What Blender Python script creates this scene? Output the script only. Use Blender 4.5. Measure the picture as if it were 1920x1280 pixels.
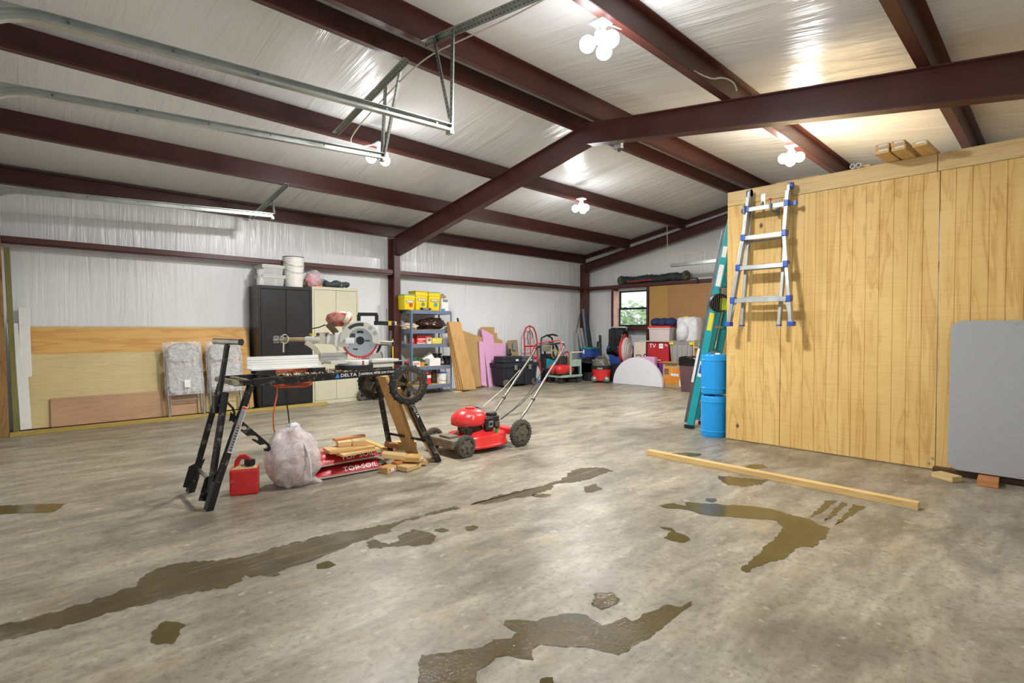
import bpy, bmesh, math, random
from mathutils import Vector, Matrix, Euler, noise as mnoise
random.seed(7)
for _o in list(bpy.data.objects): bpy.data.objects.remove(_o)
S = bpy.context.scene
COL = S.collection
R = math.radians
# ------------------------------------------------------------------ camera
FPX, YAW, PIT, CH = 995.13, 0.80440817, 0.02233067, 1.17      # fitted to the photo, focal length in px of 1920
cam = bpy.data.cameras.new('camera'); camo = bpy.data.objects.new('camera', cam); COL.objects.link(camo)
cam.sensor_width = 36; cam.lens = 36*FPX/1920; cam.clip_start = .02
camo.location = (0, 0, CH); camo.rotation_euler = (math.pi/2-PIT, 0, YAW-math.pi/2)
S.camera = camo
# ------------------------------------------------------------------ world, lights, exposure
S.view_settings.view_transform = 'Standard'; S.view_settings.look = 'None'
S.view_settings.exposure = -0.08; S.view_settings.gamma = 1; S.view_settings.use_curve_mapping = False
W = bpy.data.worlds.new('world'); S.world = W; W.use_nodes = True
_n = W.node_tree.nodes; _l = W.node_tree.links
_bg = _n['Background']; _bg.inputs[0].default_value = (.80, .90, 1, 1); _bg.inputs[1].default_value = 3.2
LAMPS = [(3.14, 2.34, 3.27), (3.18, 5.5, 3.20), (6.86, 2.30, 3.27), (6.87, 5.50, 3.20)]
LAMP_W, LAMP_D = 26, 112
# ------------------------------------------------------------------ photo pixel -> place
_F = Vector((math.cos(YAW)*math.cos(PIT), math.sin(YAW)*math.cos(PIT), -math.sin(PIT)))
_R = Vector((math.sin(YAW), -math.cos(YAW), 0)); _U = _R.cross(_F); _C = Vector((0, 0, CH))
def ray(x, y): return _F + _R*((x-960)/FPX) - _U*((y-640)/FPX)
def on(ax, val, x, y):
    d = ray(x, y); return _C + d*((val-_C[ax])/d[ax])
def fl(x, y, z=0.0): return on(2, z, x, y)
def oX(x, y, X): return on(0, X, x, y)
def oY(x, y, Y): return on(1, Y, x, y)
# ------------------------------------------------------------------ materials
def srgb(*c):
    if len(c) == 1: c = (int(c[0][0:2], 16), int(c[0][2:4], 16), int(c[0][4:6], 16))
    f = lambda v: (v/255/12.92) if v/255 <= .04045 else ((v/255+.055)/1.055)**2.4
    return tuple(f(v) for v in c[:3])
class NT:
    def __init__(s, name):
        m = bpy.data.materials.new(name); m.use_nodes = True; s.m = m
        s.t = m.node_tree; s.n = s.t.nodes; s.l = s.t.links; s.b = s.n['Principled BSDF']
    def N(s, ty, **k):
        x = s.n.new(ty)
        for a, v in k.items(): setattr(x, a, v)
        return x
    def L(s, a, b): s.l.new(a, b)
    def set(s, i, v):
        if v is not None: s.b.inputs[i].default_value = v
    def coord(s, scale=(1, 1, 1), rot=(0, 0, 0), rand=False):
        tc = s.N('ShaderNodeTexCoord'); mp = s.N('ShaderNodeMapping')
        mp.inputs['Scale'].default_value = scale; mp.inputs['Rotation'].default_value = rot
        s.L(tc.outputs['Object'], mp.inputs[0])
        if rand:
            oi = s.N('ShaderNodeObjectInfo'); mu = s.N('ShaderNodeVectorMath', operation='SCALE')
            co = s.N('ShaderNodeCombineXYZ')
            for i in range(3): s.L(oi.outputs['Random'], co.inputs[i])
            s.L(co.outputs[0], mu.inputs[0]); mu.inputs['Scale'].default_value = 37.0
            s.L(mu.outputs[0], mp.inputs['Location'])
        return mp.outputs[0]
    def noise(s, vec, scale=5, detail=3, rough=.5, dist=0):
        x = s.N('ShaderNodeTexNoise'); x.inputs['Scale'].default_value = scale
        x.inputs['Detail'].default_value = detail; x.inputs['Roughness'].default_value = rough
        x.inputs['Distortion'].default_value = dist
        if vec is not None: s.L(vec, x.inputs['Vector'])
        return x.outputs['Fac']
    def ramp(s, fac, stops, interp='LINEAR'):
        x = s.N('ShaderNodeValToRGB'); e = x.color_ramp; e.interpolation = interp
        while len(e.elements) < len(stops): e.elements.new(.5)
        for i, (p, c) in enumerate(stops):
            e.elements[i].position = p
            e.elements[i].color = (*c, 1) if isinstance(c, tuple) else (c, c, c, 1)
        s.L(fac, x.inputs[0]); return x.outputs[0]
    def mix(s, fac, a, b, mode='MIX'):
        x = s.N('ShaderNodeMix', data_type='RGBA', blend_type=mode)
        for v, i in ((fac, 0), (a, 6), (b, 7)):
            if isinstance(v, (int, float)): x.inputs[i].default_value = v if i == 0 else (v, v, v, 1)
            elif isinstance(v, tuple): x.inputs[i].default_value = (*v[:3], 1)
            else: s.L(v, x.inputs[i])
        return x.outputs[2]
    def math(s, op, a, b=0.0, c=None):
        x = s.N('ShaderNodeMath', operation=op)
        for i, v in enumerate((a, b) if c is None else (a, b, c)):
            if isinstance(v, (int, float)): x.inputs[i].default_value = v
            else: s.L(v, x.inputs[i])
        return x.outputs[0]
    def bump(s, h, strength=.3, dist=.01, normal=None):
        x = s.N('ShaderNodeBump'); x.inputs['Strength'].default_value = strength; x.inputs['Distance'].default_value = dist
        s.L(h, x.inputs['Height'])
        if normal is not None: s.L(normal, x.inputs['Normal'])
        s.L(x.outputs[0], s.b.inputs['Normal']); return x.outputs[0]
    def col(s, c): s.L(c, s.b.inputs['Base Color'])
    def rough(s, r): s.L(r, s.b.inputs['Roughness'])
MT = {}
def pm(name, c, rough=.5, metal=0.0, var=.12, scale=12, bump=0.0, dust=0.0, dustc=(.42, .37, .28), alpha=None, coat=0.0, trans=0.0, spec=None):
    """plain material with slight procedural colour variation and, where asked, grime"""
    if isinstance(c, str): c = srgb(c)
    t = NT(name); v = t.coord(rand=True)
    n = t.noise(v, scale, 3)
    lo = tuple(max(0, x*(1-var*1.3)) for x in c); hi = tuple(min(1, x*(1+var)) for x in c)
    cc = t.ramp(n, [(.3, lo), (.7, hi)])
    if dust:
        n2 = t.noise(v, scale*.7, 6, .7); f = t.ramp(n2, [(.62-dust*.35, 0.0), (.8-dust*.2, 1.0)])
        cc = t.mix(f, cc, dustc)
    t.col(cc)
    t.rough(t.ramp(n, [(.2, max(.02, rough*.85)), (.8, min(1, rough*1.12))]))
    t.set('Metallic', metal); t.set('Coat Weight', coat); t.set('Transmission Weight', trans)
    if spec is not None: t.set('Specular IOR Level', spec)
    if alpha is not None: t.set('Alpha', alpha)
    if bump: t.bump(t.noise(v, scale*3, 4), bump, .01)
    MT[name] = t.m; return t.m
def wood(name, c1, c2, axis=0, scale=1.0, knots=.35, rough=.6, ring=9.0, stain=None):
    """sawn wood: long grain bands along a local axis, with knots"""
    c1 = srgb(c1) if isinstance(c1, str) else c1; c2 = srgb(c2) if isinstance(c2, str) else c2
    t = NT(name); sc = [scale*ring]*3; sc[axis] = scale*.55
    v = t.coord(tuple(sc), rand=True)
    n = t.noise(v, 1.0, 4, .55, .6)
    w = t.math('FRACT', t.math('MULTIPLY', n, 9.0))
    g = t.ramp(w, [(0, c2), (.25, c1), (.8, c1), (1, c2)])
    sf = [120*scale]*3; sf[axis] = 4*scale
    f = t.noise(t.coord(tuple(sf), rand=True), 1.0, 2)
    g = t.mix(.22, g, t.ramp(f, [(.3, tuple(x*.6 for x in c2)), (.7, tuple(min(1, x*1.1) for x in c1))]))
    if knots:
        sk = [4.2*scale]*3; sk[axis] = 2.4*scale
        vo = t.N('ShaderNodeTexVoronoi'); vo.inputs['Scale'].default_value = 1.0; t.L(t.coord(tuple(sk), rand=True), vo.inputs['Vector'])
        k = t.ramp(vo.outputs['Distance'], [(.03, 1.0), (.085, 0.0)])
        g = t.mix(t.math('MULTIPLY', k, knots*2), g, tuple(x*.28 for x in c2))
    big = t.noise(t.coord((1.5, 1.5, 1.5), rand=True), 1.6, 2)
    g = t.mix(.35, g, t.ramp(big, [(.3, tuple(x*.75 for x in c1)), (.7, tuple(min(1, x*1.12) for x in c1))]))
    if stain: 
        st = t.noise(t.coord((2, 2, 2), rand=True), 2.0, 5, .7); g = t.mix(t.ramp(st, [(.5, 0.0), (.68, .8)]), g, stain)
    t.col(g); t.set('Roughness', rough); t.bump(f, .12, .004)
    MT[name] = t.m; return t.m
# ------------------------------------------------------------------ mesh building
class MB:
    def __init__(s): s.v = []; s.f = []; s.mi = []; s.cur = 0
    def add(s, vs, fs, M=None):
        k = len(s.v)
        s.v += [tuple(M @ Vector(p)) for p in vs] if M is not None else [tuple(p) for p in vs]
        s.f += [tuple(i+k for i in f) for f in fs]; s.mi += [s.cur]*len(fs); return s
    def box(s, a, b, M=None):
        (x0, y0, z0), (x1, y1, z1) = a, b
        return s.add([(x0,y0,z0),(x1,y0,z0),(x1,y1,z0),(x0,y1,z0),(x0,y0,z1),(x1,y0,z1),(x1,y1,z1),(x0,y1,z1)],
                     [(0,3,2,1),(4,5,6,7),(0,1,5,4),(1,2,6,5),(2,3,7,6),(3,0,4,7)], M)
    def cb(s, c, size, rot=(0, 0, 0)):
        M = Matrix.Translation(c) @ Euler(rot).to_matrix().to_4x4(); h = [x/2 for x in size]
        return s.box((-h[0], -h[1], -h[2]), h, M)
    def beam(s, p, q, w, h, up=(0, 0, 1)):
        """bar from p to q, w wide sideways, h tall along up"""
        p = Vector(p); q = Vector(q); d = q-p; L = d.length; x = d.normalized()
        y = Vector(up).cross(x)
        if y.length < 1e-4: y = Vector((0, 1, 0)).cross(x)
        y.normalize(); z = x.cross(y)
        M = Matrix((x, y, z)).transposed().to_4x4(); M.translation = p
        return s.box((0, -w/2, -h/2), (L, w/2, h/2), M)
    def cyl(s, p, q, r, r2=None, n=12, cap=True):
        return s.tube([p, q], [r, r if r2 is None else r2], n, cap)
    def tube(s, pts, r, n=8, cap=True, closed=False):
        pts = [Vector(p) for p in pts]; m = len(pts)
        rs = r if isinstance(r, (list, tuple)) else [r]*m
        vs = []; fs = []; pu = None
        for i, p in enumerate(pts):
            if closed: t = pts[(i+1) % m]-pts[i-1]
            else: t = pts[min(i+1, m-1)]-pts[max(i-1, 0)]
            t.normalize() if t.length else None
            if pu is None:
                pu = Vector((0, 0, 1)) if abs(t.z) < .9 else Vector((1, 0, 0))
            u = pu - t*pu.dot(t)
            if u.length < 1e-5: u = t.orthogonal()
            u.normalize(); w = t.cross(u); pu = u
            for k in range(n):
                a = 2*math.pi*k/n; vs.append(p+(u*math.cos(a)+w*math.sin(a))*rs[i])
        for i in range(m if closed else m-1):
            for k in range(n):
                a = i*n+k; b = i*n+(k+1) % n; j = ((i+1) % m)*n
                fs.append((a, b, j+(k+1) % n, j+k))
        if cap and not closed:
            fs.append(tuple(range(n-1, -1, -1))); fs.append(tuple((m-1)*n+k for k in range(n)))
        return s.add(vs, fs)
    def lathe(s, prof, n=24, M=None, a0=0, a1=2*math.pi):
        """profile [(r, z)...] turned about local z"""
        full = abs(a1-a0-2*math.pi) < 1e-6; k = n if full else n+1; vs = []; fs = []
        for r, z in prof:
            for i in range(k):
                a = a0+(a1-a0)*i/n; vs.append((max(r, 1e-5)*math.cos(a), max(r, 1e-5)*math.sin(a), z))
        for j in range(len(prof)-1):
            for i in range(n):
                b = (i+1) % k; fs.append((j*k+i, j*k+b, (j+1)*k+b, (j+1)*k+i))
        return s.add(vs, fs, M)
    def prism(s, poly, d, M=None):
        """2-D outline (x, y) extruded along local z from 0 to d"""
        n = len(poly)
        vs = [(x, y, 0) for x, y in poly]+[(x, y, d) for x, y in poly]
        return s.add(vs, [tuple(range(n-1, -1, -1)), tuple(range(n, 2*n))]+[(i, (i+1) % n, n+(i+1) % n, n+i) for i in range(n)], M)
    def ball(s, c, r, n=12, m=8, M=None):
        r = (r, r, r) if isinstance(r, (int, float)) else r; vs = []; fs = []
        for j in range(m+1):
            b = -math.pi/2+math.pi*j/m
            for i in range(n):
                a = 2*math.pi*i/n
                vs.append((c[0]+r[0]*math.cos(b)*math.cos(a), c[1]+r[1]*math.cos(b)*math.sin(a), c[2]+r[2]*math.sin(b)))
        for j in range(m):
            for i in range(n): fs.append((j*n+i, j*n+(i+1) % n, (j+1)*n+(i+1) % n, (j+1)*n+i))
        return s.add(vs, fs, M)
    def build(s, name, mat, parent=None, smooth=False, bev=0.0, seg=2, kind=None, label=None):
        me = bpy.data.meshes.new(name); me.from_pydata(s.v, [], s.f)
        mats = mat if isinstance(mat, (list, tuple)) else [mat]
        for m in mats: me.materials.append(MT[m] if isinstance(m, str) else m)
        if len(mats) > 1: me.polygons.foreach_set('material_index', s.mi)
        bm = bmesh.new(); bm.from_mesh(me)
        bmesh.ops.remove_doubles(bm, verts=bm.verts, dist=1e-6)
        bmesh.ops.recalc_face_normals(bm, faces=bm.faces)
        if bev:
            eds = [e for e in bm.edges if len(e.link_faces) == 2 and e.calc_face_angle(0) > .5]
            bmesh.ops.bevel(bm, geom=eds, offset=bev, segments=seg, profile=.7, affect='EDGES', clamp_overlap=True)
        if smooth:
            for f in bm.faces: f.smooth = True
            for e in bm.edges: e.smooth = not (len(e.link_faces) == 2 and e.calc_face_angle(0) > R(smooth if smooth is not True else 40))
        bm.to_mesh(me); bm.free()
        o = bpy.data.objects.new(name, me); COL.objects.link(o)
        if parent is not None: o.parent = parent
        if kind: o['kind'] = kind
        if label: o['label'] = label
        return o
def tag(o, label, cat, group=None, kind=None):
    o['label'] = label; o['category'] = cat
    if group: o['group'] = group
    if kind: o['kind'] = kind
    return o
def T(name, label, cat, loc=(0, 0, 0), rz=0.0, group=None, rot=None):
    o = bpy.data.objects.new(name, None); COL.objects.link(o); o.empty_display_size = .1
    o.location = loc; o.rotation_euler = rot if rot is not None else (0, 0, rz)
    return tag(o, label, cat, group)
def copy_tree(o, parent=None):
    c = o.copy(); COL.objects.link(c); c.parent = parent
    for ch in o.children: copy_tree(ch, c)
    return c
def place(o, loc, rz=0.0, rot=None):
    o.location = loc; o.rotation_euler = rot if rot is not None else (0, 0, rz); return o
def struct(o): o['kind'] = 'structure'; return o
def text(s, size, M, mat, parent, name='lettering', depth=.0006, align='CENTER', squash=1.0, label=None):
    cu = bpy.data.curves.new(name, 'FONT'); cu.body = s; cu.size = size; cu.extrude = depth
    cu.align_x = align; cu.align_y = 'CENTER'; cu.resolution_u = 3; cu.space_character = 1.02
    tmp = bpy.data.objects.new('tmp_text', cu); COL.objects.link(tmp)
    dg = bpy.context.evaluated_depsgraph_get(); me = bpy.data.meshes.new_from_object(tmp.evaluated_get(dg))
    bpy.data.objects.remove(tmp); me.transform(M @ Matrix.Diagonal((squash, 1, 1, 1)))
    me.name = name; me.materials.clear(); me.materials.append(MT[mat])
    o = bpy.data.objects.new(name, me); COL.objects.link(o)
    if parent is not None: o.parent = parent
    if label: o['label'] = label
    return o
def frame(o, x, z=None, y=None):
    """matrix with origin o, x axis x and either the y axis or the z axis given"""
    x = Vector(x).normalized()
    if y is not None: z = x.cross(Vector(y))
    z = Vector(z); z = (z - x*z.dot(x)).normalized(); y = z.cross(x)
    M = Matrix((x, y, z)).transposed().to_4x4(); M.translation = o; return M
def blob(mb, c, r, n=28, m=18, amp=.1, freq=3.0, seed=0, flat=None, M=None, crease=0.0):
    """crumpled rounded lump (bags, cloths); flat = height of the floor under it"""
    k = len(mb.v); mb.ball((0, 0, 0), 1, n, m); o = Vector((seed*7.3, seed*3.1, seed))
    for i in range(k, len(mb.v)):
        d = Vector(mb.v[i]); s = 1+amp*mnoise.noise(d*freq+o)*1.6+amp*.5*mnoise.noise(d*freq*2.7+o)
        if crease: s += crease*(abs(mnoise.noise(d*freq*1.9+o*2))-.25)
        p = Vector((c[0]+d.x*r[0]*s, c[1]+d.y*r[1]*s, c[2]+d.z*r[2]*s))
        if flat is not None and p.z < flat: p.z = flat
        mb.v[i] = tuple(M @ p) if M is not None else tuple(p)
    return mb

def base(t):
    """parts were built in room coordinates: put the thing's Empty at its base and shift the parts under it"""
    ms = []
    def walk(o):
        for c in o.children:
            if c.type == 'MESH': ms.append(c.data)
            walk(c)
    walk(t); ps = [v.co for m in ms for v in m.vertices]
    lo = [min(p[i] for p in ps) for i in range(3)]; hi = [max(p[i] for p in ps) for i in range(3)]
    b = Vector(((lo[0]+hi[0])/2, (lo[1]+hi[1])/2, lo[2]))
    for m in set(ms_ for ms_ in ms): m.transform(Matrix.Translation(-b))
    t.location = b; return t
def arc(c, r, a0, a1, n, ax=(1, 0, 0), ay=(0, 0, 1)):
    c = Vector(c); ax = Vector(ax); ay = Vector(ay)
    return [c+ax*(r*math.cos(a0+(a1-a0)*i/n))+ay*(r*math.sin(a0+(a1-a0)*i/n)) for i in range(n+1)]
def rrect(x0, y0, x1, y1, r, n=5):
    out = []
    for cx, cy, a in ((x1-r, y1-r, 0), (x0+r, y1-r, 90), (x0+r, y0+r, 180), (x1-r, y0+r, 270)):
        out += [(cx+r*math.cos(R(a+90*i/n)), cy+r*math.sin(R(a+90*i/n))) for i in range(n+1)]
    return out
def sweep(mb, pts, prof, side):
    """sweep a closed profile [(s, u)] along pts; s runs along the unit vector side, u along side x tangent"""
    pts = [Vector(p) for p in pts]; side = Vector(side); m = len(pts); n = len(prof); vs = []; fs = []
    for i, p in enumerate(pts):
        t = (pts[min(i+1, m-1)]-pts[max(i-1, 0)]).normalized(); u = t.cross(side)
        vs += [p+side*a+u*b for a, b in prof]
    for i in range(m-1):
        for k in range(n): fs.append((i*n+k, i*n+(k+1) % n, (i+1)*n+(k+1) % n, (i+1)*n+k))
    fs.append(tuple(range(n))); fs.append(tuple((m-1)*n+k for k in range(n-1, -1, -1)))
    return mb.add(vs, fs)
# ------------------------------------------------------------------ setting: materials
def film_mat(name, along, c=(.765, .785, .80)):
    t = NT(name)
    if along == 'wall_x': v = t.coord((7, 7, .45))
    elif along == 'wall_y': v = t.coord((9, 9, .35))
    else: v = t.coord((5.5, .4, .4), rot=(0, 0, R(3)))
    n = t.noise(v, 1.0, 4, .62, 1.1)
    v2 = t.coord((1.2, .5, .5)); n2 = t.noise(v2, 1.0, 2)
    big = t.ramp(n2, [(.35, .25), (.65, 1.0)])
    h = t.math('MULTIPLY', n, big)
    vw = t.N('ShaderNodeTexVoronoi'); vw.inputs['Scale'].default_value = 70
    tc = t.coord((1, 1, 1)); t.L(tc, vw.inputs['Vector'])
    h2 = t.math('ADD', h, t.math('MULTIPLY', vw.outputs['Distance'], .006))
    t.bump(h2, .8, .04)
    t.col(t.ramp(t.noise(t.coord((.8, .8, .8)), 1.0, 3), [(.3, tuple(x*.93 for x in c)), (.7, c)]))
    t.set('Roughness', .27); t.set('Specular IOR Level', .55)
    MT[name] = t.m
film_mat('film_roof', 'roof'); film_mat('film_wall_x', 'wall_x'); film_mat('film_wall_y', 'wall_y')
def concrete():
    t = NT('concrete'); v = t.coord((1, 1, 1))
    base = t.ramp(t.noise(v, .55, 5, .6, .4), [(.28, srgb(116, 109, 93)), (.5, srgb(154, 146, 128)), (.72, srgb(184, 175, 156))])
    sw = t.noise(t.coord((1.6, 6.5, 1), rot=(0, 0, R(-8))), 1.0, 6, .66, .5)
    base = t.mix(.5, base, t.ramp(sw, [(.3, srgb(100, 95, 82)), (.52, srgb(154, 147, 130)), (.72, srgb(200, 192, 172))]), 'MIX')
    sp = t.noise(v, 30, 6, .75); base = t.mix(.75, base, t.ramp(sp, [(.32, (.42, .41, .40)), (.50, (.95, .95, .95)), (.66, (1.0, 1.0, 1.0))]), 'MULTIPLY')
    md = t.noise(t.coord((5, 9, 1), rot=(0, 0, R(25))), 1.0, 5, .7, .3); base = t.mix(.6, base, t.ramp(md, [(.34, (.62, .60, .57)), (.55, (1, 1, 1))]), 'MULTIPLY')
    warm = t.ramp(t.noise(v, 2.6, 4, .65), [(.56, 0.0), (.74, .55)])
    base = t.mix(warm, base, srgb(168, 148, 112))
    dk = t.ramp(t.noise(t.coord((1.4, 2.6, 1), rot=(0, 0, R(35))), 1.0, 5, .6, .5), [(.50, 0.0), (.68, .65)])
    base = t.mix(dk, base, srgb(92, 86, 73))
    ft = t.ramp(t.noise(v, 15, 3), [(.66, 0.0), (.71, .35)]); base = t.mix(ft, base, srgb(198, 190, 168))
    t.col(base)
    t.rough(t.ramp(t.noise(v, 1.3, 4, .6), [(.3, .28), (.7, .50)])); t.set('Specular IOR Level', .32)
    t.bump(t.math('ADD', sp, t.math('MULTIPLY', sw, .6)), .18, .004)
    MT['concrete'] = t.m
concrete()
pm('steel_red', '48231f', .42, 0, .14, 3, .02)
pm('steel_red_edge', '502923', .42, 0, .1, 3)
pm('galv', 'b9beb9', .32, .85, .12, 9, .03, dust=.12, dustc=(.40, .38, .30))
pm('galv_dark', '70797c', .4, .8, .12, 9)
pm('hole_black', '0c0c0c', .9); pm('white_trim', 'e8e8e4', .5, var=.03)
pm('rope', 'cfcabb', .8)
def plyface(name, c1, c2, c3):
    t = NT(name)
    v = t.coord((4.2, 4.2, .42)); n = t.noise(v, 1.0, 4, .55, .9)
    w = t.math('FRACT', t.math('MULTIPLY', n, 7.0))
    g = t.ramp(w, [(0, c3), (.12, c2), (.45, c1), (.85, c1), (1, c3)])
    br = t.noise(t.coord((3, 3, 70)), 1.0, 3); g = t.mix(.25, g, t.ramp(br, [(.3, c3), (.6, c1)]))
    pt = t.noise(t.coord((2.2, 2.2, .8)), 1.4, 3); g = t.mix(.4, g, t.ramp(pt, [(.35, c2), (.65, tuple(min(1, x*1.08) for x in c1))]))
    vo = t.N('ShaderNodeTexVoronoi'); vo.inputs['Scale'].default_value = 1.0; t.L(t.coord((2.2, 2.2, 1.5)), vo.inputs['Vector'])
    k = t.ramp(vo.outputs['Distance'], [(.03, 1.0), (.058, 0.0)]); g = t.mix(k, g, srgb(84, 50, 18))
    t.col(g); t.set('Roughness', .6); t.bump(t.math('ADD', br, t.math('MULTIPLY', n, .5)), .25, .004)
    MT[name] = t.m
plyface('t111', srgb(228, 193, 124), srgb(212, 170, 96), srgb(182, 134, 66))
wood('pine_pale', 'd9bd86', 'c09a5c', 0, 1, .5); wood('pine_pale_y', 'dcbf87', 'c39d60', 1, 1, .5)
# ------------------------------------------------------------------ setting: shell
XF, XE, YL, YR, YM = -.16, 10.72, 8.45, -.69, 3.95
zL, zM, zR = 3.04, 3.83, 3.145
m = MB(); m.box((XF-3, YR-.1, -.12), (XE+.1, YL+.1, 0)); struct(m.build('floor', 'concrete'))
m = MB(); m.box((XF-.1, YL, 0), (XE+.1, YL+.1, zL+.1)); struct(m.build('wall_left', 'film_wall_x'))
m = MB(); m.box((XF-.1, YR-.1, 0), (XE+.1, YR, zR+.1)); struct(m.build('wall_right', 'film_wall_x'))
# gable wall with the window opening
WY0, WY1, WZ0, WZ1 = 6.55, 7.45, 1.24, 2.09
m = MB()
def gable(m, X0, X1, holes, y0=YR, y1=YL):
    """wall in the plane X with rectangular holes [(ya, yb, za, zb)]"""
    ys = sorted({y0, y1, YM, *[h[0] for h in holes], *[h[1] for h in holes]})
    zt = lambda y: (zL+(zM-zL)*(YL-y)/(YL-YM) if y > YM else zR+(zM-zR)*(y-YR)/(YM-YR))
    for a, b in zip(ys, ys[1:]):
        spans = [(0, None)]
        for h in holes:
            if h[0] <= a and b <= h[1]:
                spans = ([(0, h[2])] if h[2] > 0 else [])+[(h[3], None)]
        for z0, z1 in spans:
            za, zb = (zt(a), zt(b)) if z1 is None else (z1, z1)
            m.add([(X0,a,z0),(X1,a,z0),(X1,b,z0),(X0,b,z0),(X0,a,za),(X1,a,za),(X1,b,zb),(X0,b,zb)],
                  [(0,3,2,1),(4,5,6,7),(0,1,5,4),(1,2,6,5),(2,3,7,6),(3,0,4,7)])
gable(m, XE, XE+.1, [(WY0, WY1, WZ0, WZ1)]); struct(m.build('wall_far', 'film_wall_y'))
DB = (-.45, .5, 0, 2.1)  # unseen doorway behind the camera, added and narrowed to control daylight fill
m = MB(); gable(m, XF-.1, XF, [DB, (4.42, 7.47, 0, 2.45)]); struct(m.build('wall_near', 'film_wall_y'))
# ceiling film, one sheet each side of the ridge
m = MB()
for (ya, za, yb, zb) in ((YL, zL, YM, zM), (YM, zM, YR, zR)):
    m.add([(XF-.1, ya, za), (XE+.1, ya, za), (XE+.1, yb, zb), (XF-.1, yb, zb), (XF-.1, ya, za+.05), (XE+.1, ya, za+.05), (XE+.1, yb, zb+.05), (XF-.1, yb, zb+.05)],
          [(0,1,2,3),(7,6,5,4),(0,4,5,1),(2,6,7,3),(1,5,6,2),(0,3,7,4)])
struct(m.build('ceiling', 'film_roof'))
# closed sectional door beside the camera, seen only from other positions
o = T('door_1', 'white closed sectional garage door', 'door'); struct(o); del o['category']; del o['label']
for k in range(5):
    m = MB(); m.box((XF-.08, 4.42, .01+k*.488), (XF-.03, 7.47, .485+k*.488)); m.build('door_panel', 'white_trim', o, bev=.004, seg=1)
# ------------------------------------------------------------------ setting: steel
def ztop(y): return 3.616-.1877*(y-3.951) if y > 3.951 else 3.616-.1475*(3.951-y)
def zfilm(y): return zM-(zM-zL)*(y-YM)/(YL-YM) if y > YM else zM-(zM-zR)*(YM-y)/(YM-YR)
def purlin(label, yw, zb, sgn, y_fl=.075):
    """Z-shaped roof beam: web at yw, bottom flange to the side sgn, top flange the other way"""
    t = T('roof_purlin', label, 'beam', (0, 0, 0), group='dark red roof purlins')
    zt = zfilm(yw)-.004; x0, x1 = XF, 10.62
    m = MB(); m.box((x0, yw-.004, zb), (x1, yw+.004, zt)); m.build('web', 'steel_red', t)
    m = MB(); m.box((x0, min(yw, yw+sgn*y_fl), zb-.003), (x1, max(yw, yw+sgn*y_fl), zb+.004))
    ye = yw+sgn*y_fl; m.box((x0, ye-.003, zb), (x1, ye+.003, zb+.022)); m.build('bottom_flange', 'steel_red_edge', t)
    m = MB(); ya, yb = sorted((yw, yw-sgn*.06)); m.box((x0, ya, zt-.012), (x1, yb, zt-.006)); m.build('top_flange', 'steel_red_edge', t)
    return t
purlin('dark red roof purlin nearest above the left wall eave beam', 7.06, 3.044, -1)
purlin('dark red roof purlin second up from the left eave, behind the garage door tracks', 5.66, 3.306, -1)
purlin('left one of the two close dark red purlins at the roof ridge', 4.17, 3.585, -1, .06)
purlin('right one of the two close dark red purlins at the roof ridge', 3.75, 3.59, 1, .06)
purlin('dark red roof purlin carrying the brightest ceiling lamp', 2.24, 3.374, 1)
purlin('dark red roof purlin at the far upper right above the plywood room', .725, 3.15, 1)
t = T('eave_beam', 'dark red eave beam along the top of the left wall', 'beam')
m = MB(); m.box((XF, YL-.03, 2.83), (10.7, YL-.002, 3.035)); m.build('web', 'steel_red', t)
m = MB(); m.box((XF, YL-.09, 2.83), (10.7, YL-.03, 2.838)); m.build('bottom_flange', 'steel_red_edge', t)
m = MB(); m.box((XF, YL-.10, 3.012), (10.7, YL-.03, 3.020)); m.build('top_flange', 'steel_red_edge', t)
# main frame: tapered rafters and columns
def rafter_part(t, name, ya, yb, da, db, X, wfl):
    """I-section between ya and yb with depths da, db, top on the purlin line"""
    za, zb = ztop(ya), ztop(yb)
    def slab(z0a, z1a, z0b, z1b, x0, x1, nm, mt):
        m = MB(); m.add([(x0,ya,z0a),(x1,ya,z0a),(x1,yb,z0b),(x0,yb,z0b),(x0,ya,z1a),(x1,ya,z1a),(x1,yb,z1b),(x0,yb,z1b)],
                        [(0,3,2,1),(4,5,6,7),(0,1,5,4),(1,2,6,5),(2,3,7,6),(3,0,4,7)]); m.build(nm, mt, t)
    slab(za-da, za, zb-db, zb, X-.004, X+.004, name, 'steel_red')
    slab(za-.010, za, zb-.010, zb, X-wfl/2, X+wfl/2, 'top_flange', 'steel_red_edge')
    slab(za-da, za-da+.012, zb-db, zb-db+.012, X-wfl/2, X+wfl/2, 'bottom_flange', 'steel_red_edge')
XR = 5.09
t = T('roof_frame', 'dark red steel portal frame crossing the middle of the room', 'beam', (0, 0, 0))
rafter_part(t, 'rafter', 3.951, 8.25, .248, .335, XR, .12)
rafter_part(t, 'rafter', YR, 3.951, .305, .248, XR, .12)
m = MB(); m.box((XR-.06, 8.225, 0), (XR+.06, 8.237, 2.55)); m.box((XR-.06, 8.43, 0), (XR+.06, 8.44, 2.82)); m.build('column_flange', 'steel_red_edge', t)
m = MB(); m.box((XR-.004, 8.237, 0), (XR+.004, 8.43, 2.80)); m.build('column_web', 'steel_red', t)
m = MB(); m.box((XR-.1, 8.2, 0), (XR+.1, 8.44, .012)); m.build('base_plate', 'steel_red', t)
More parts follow.
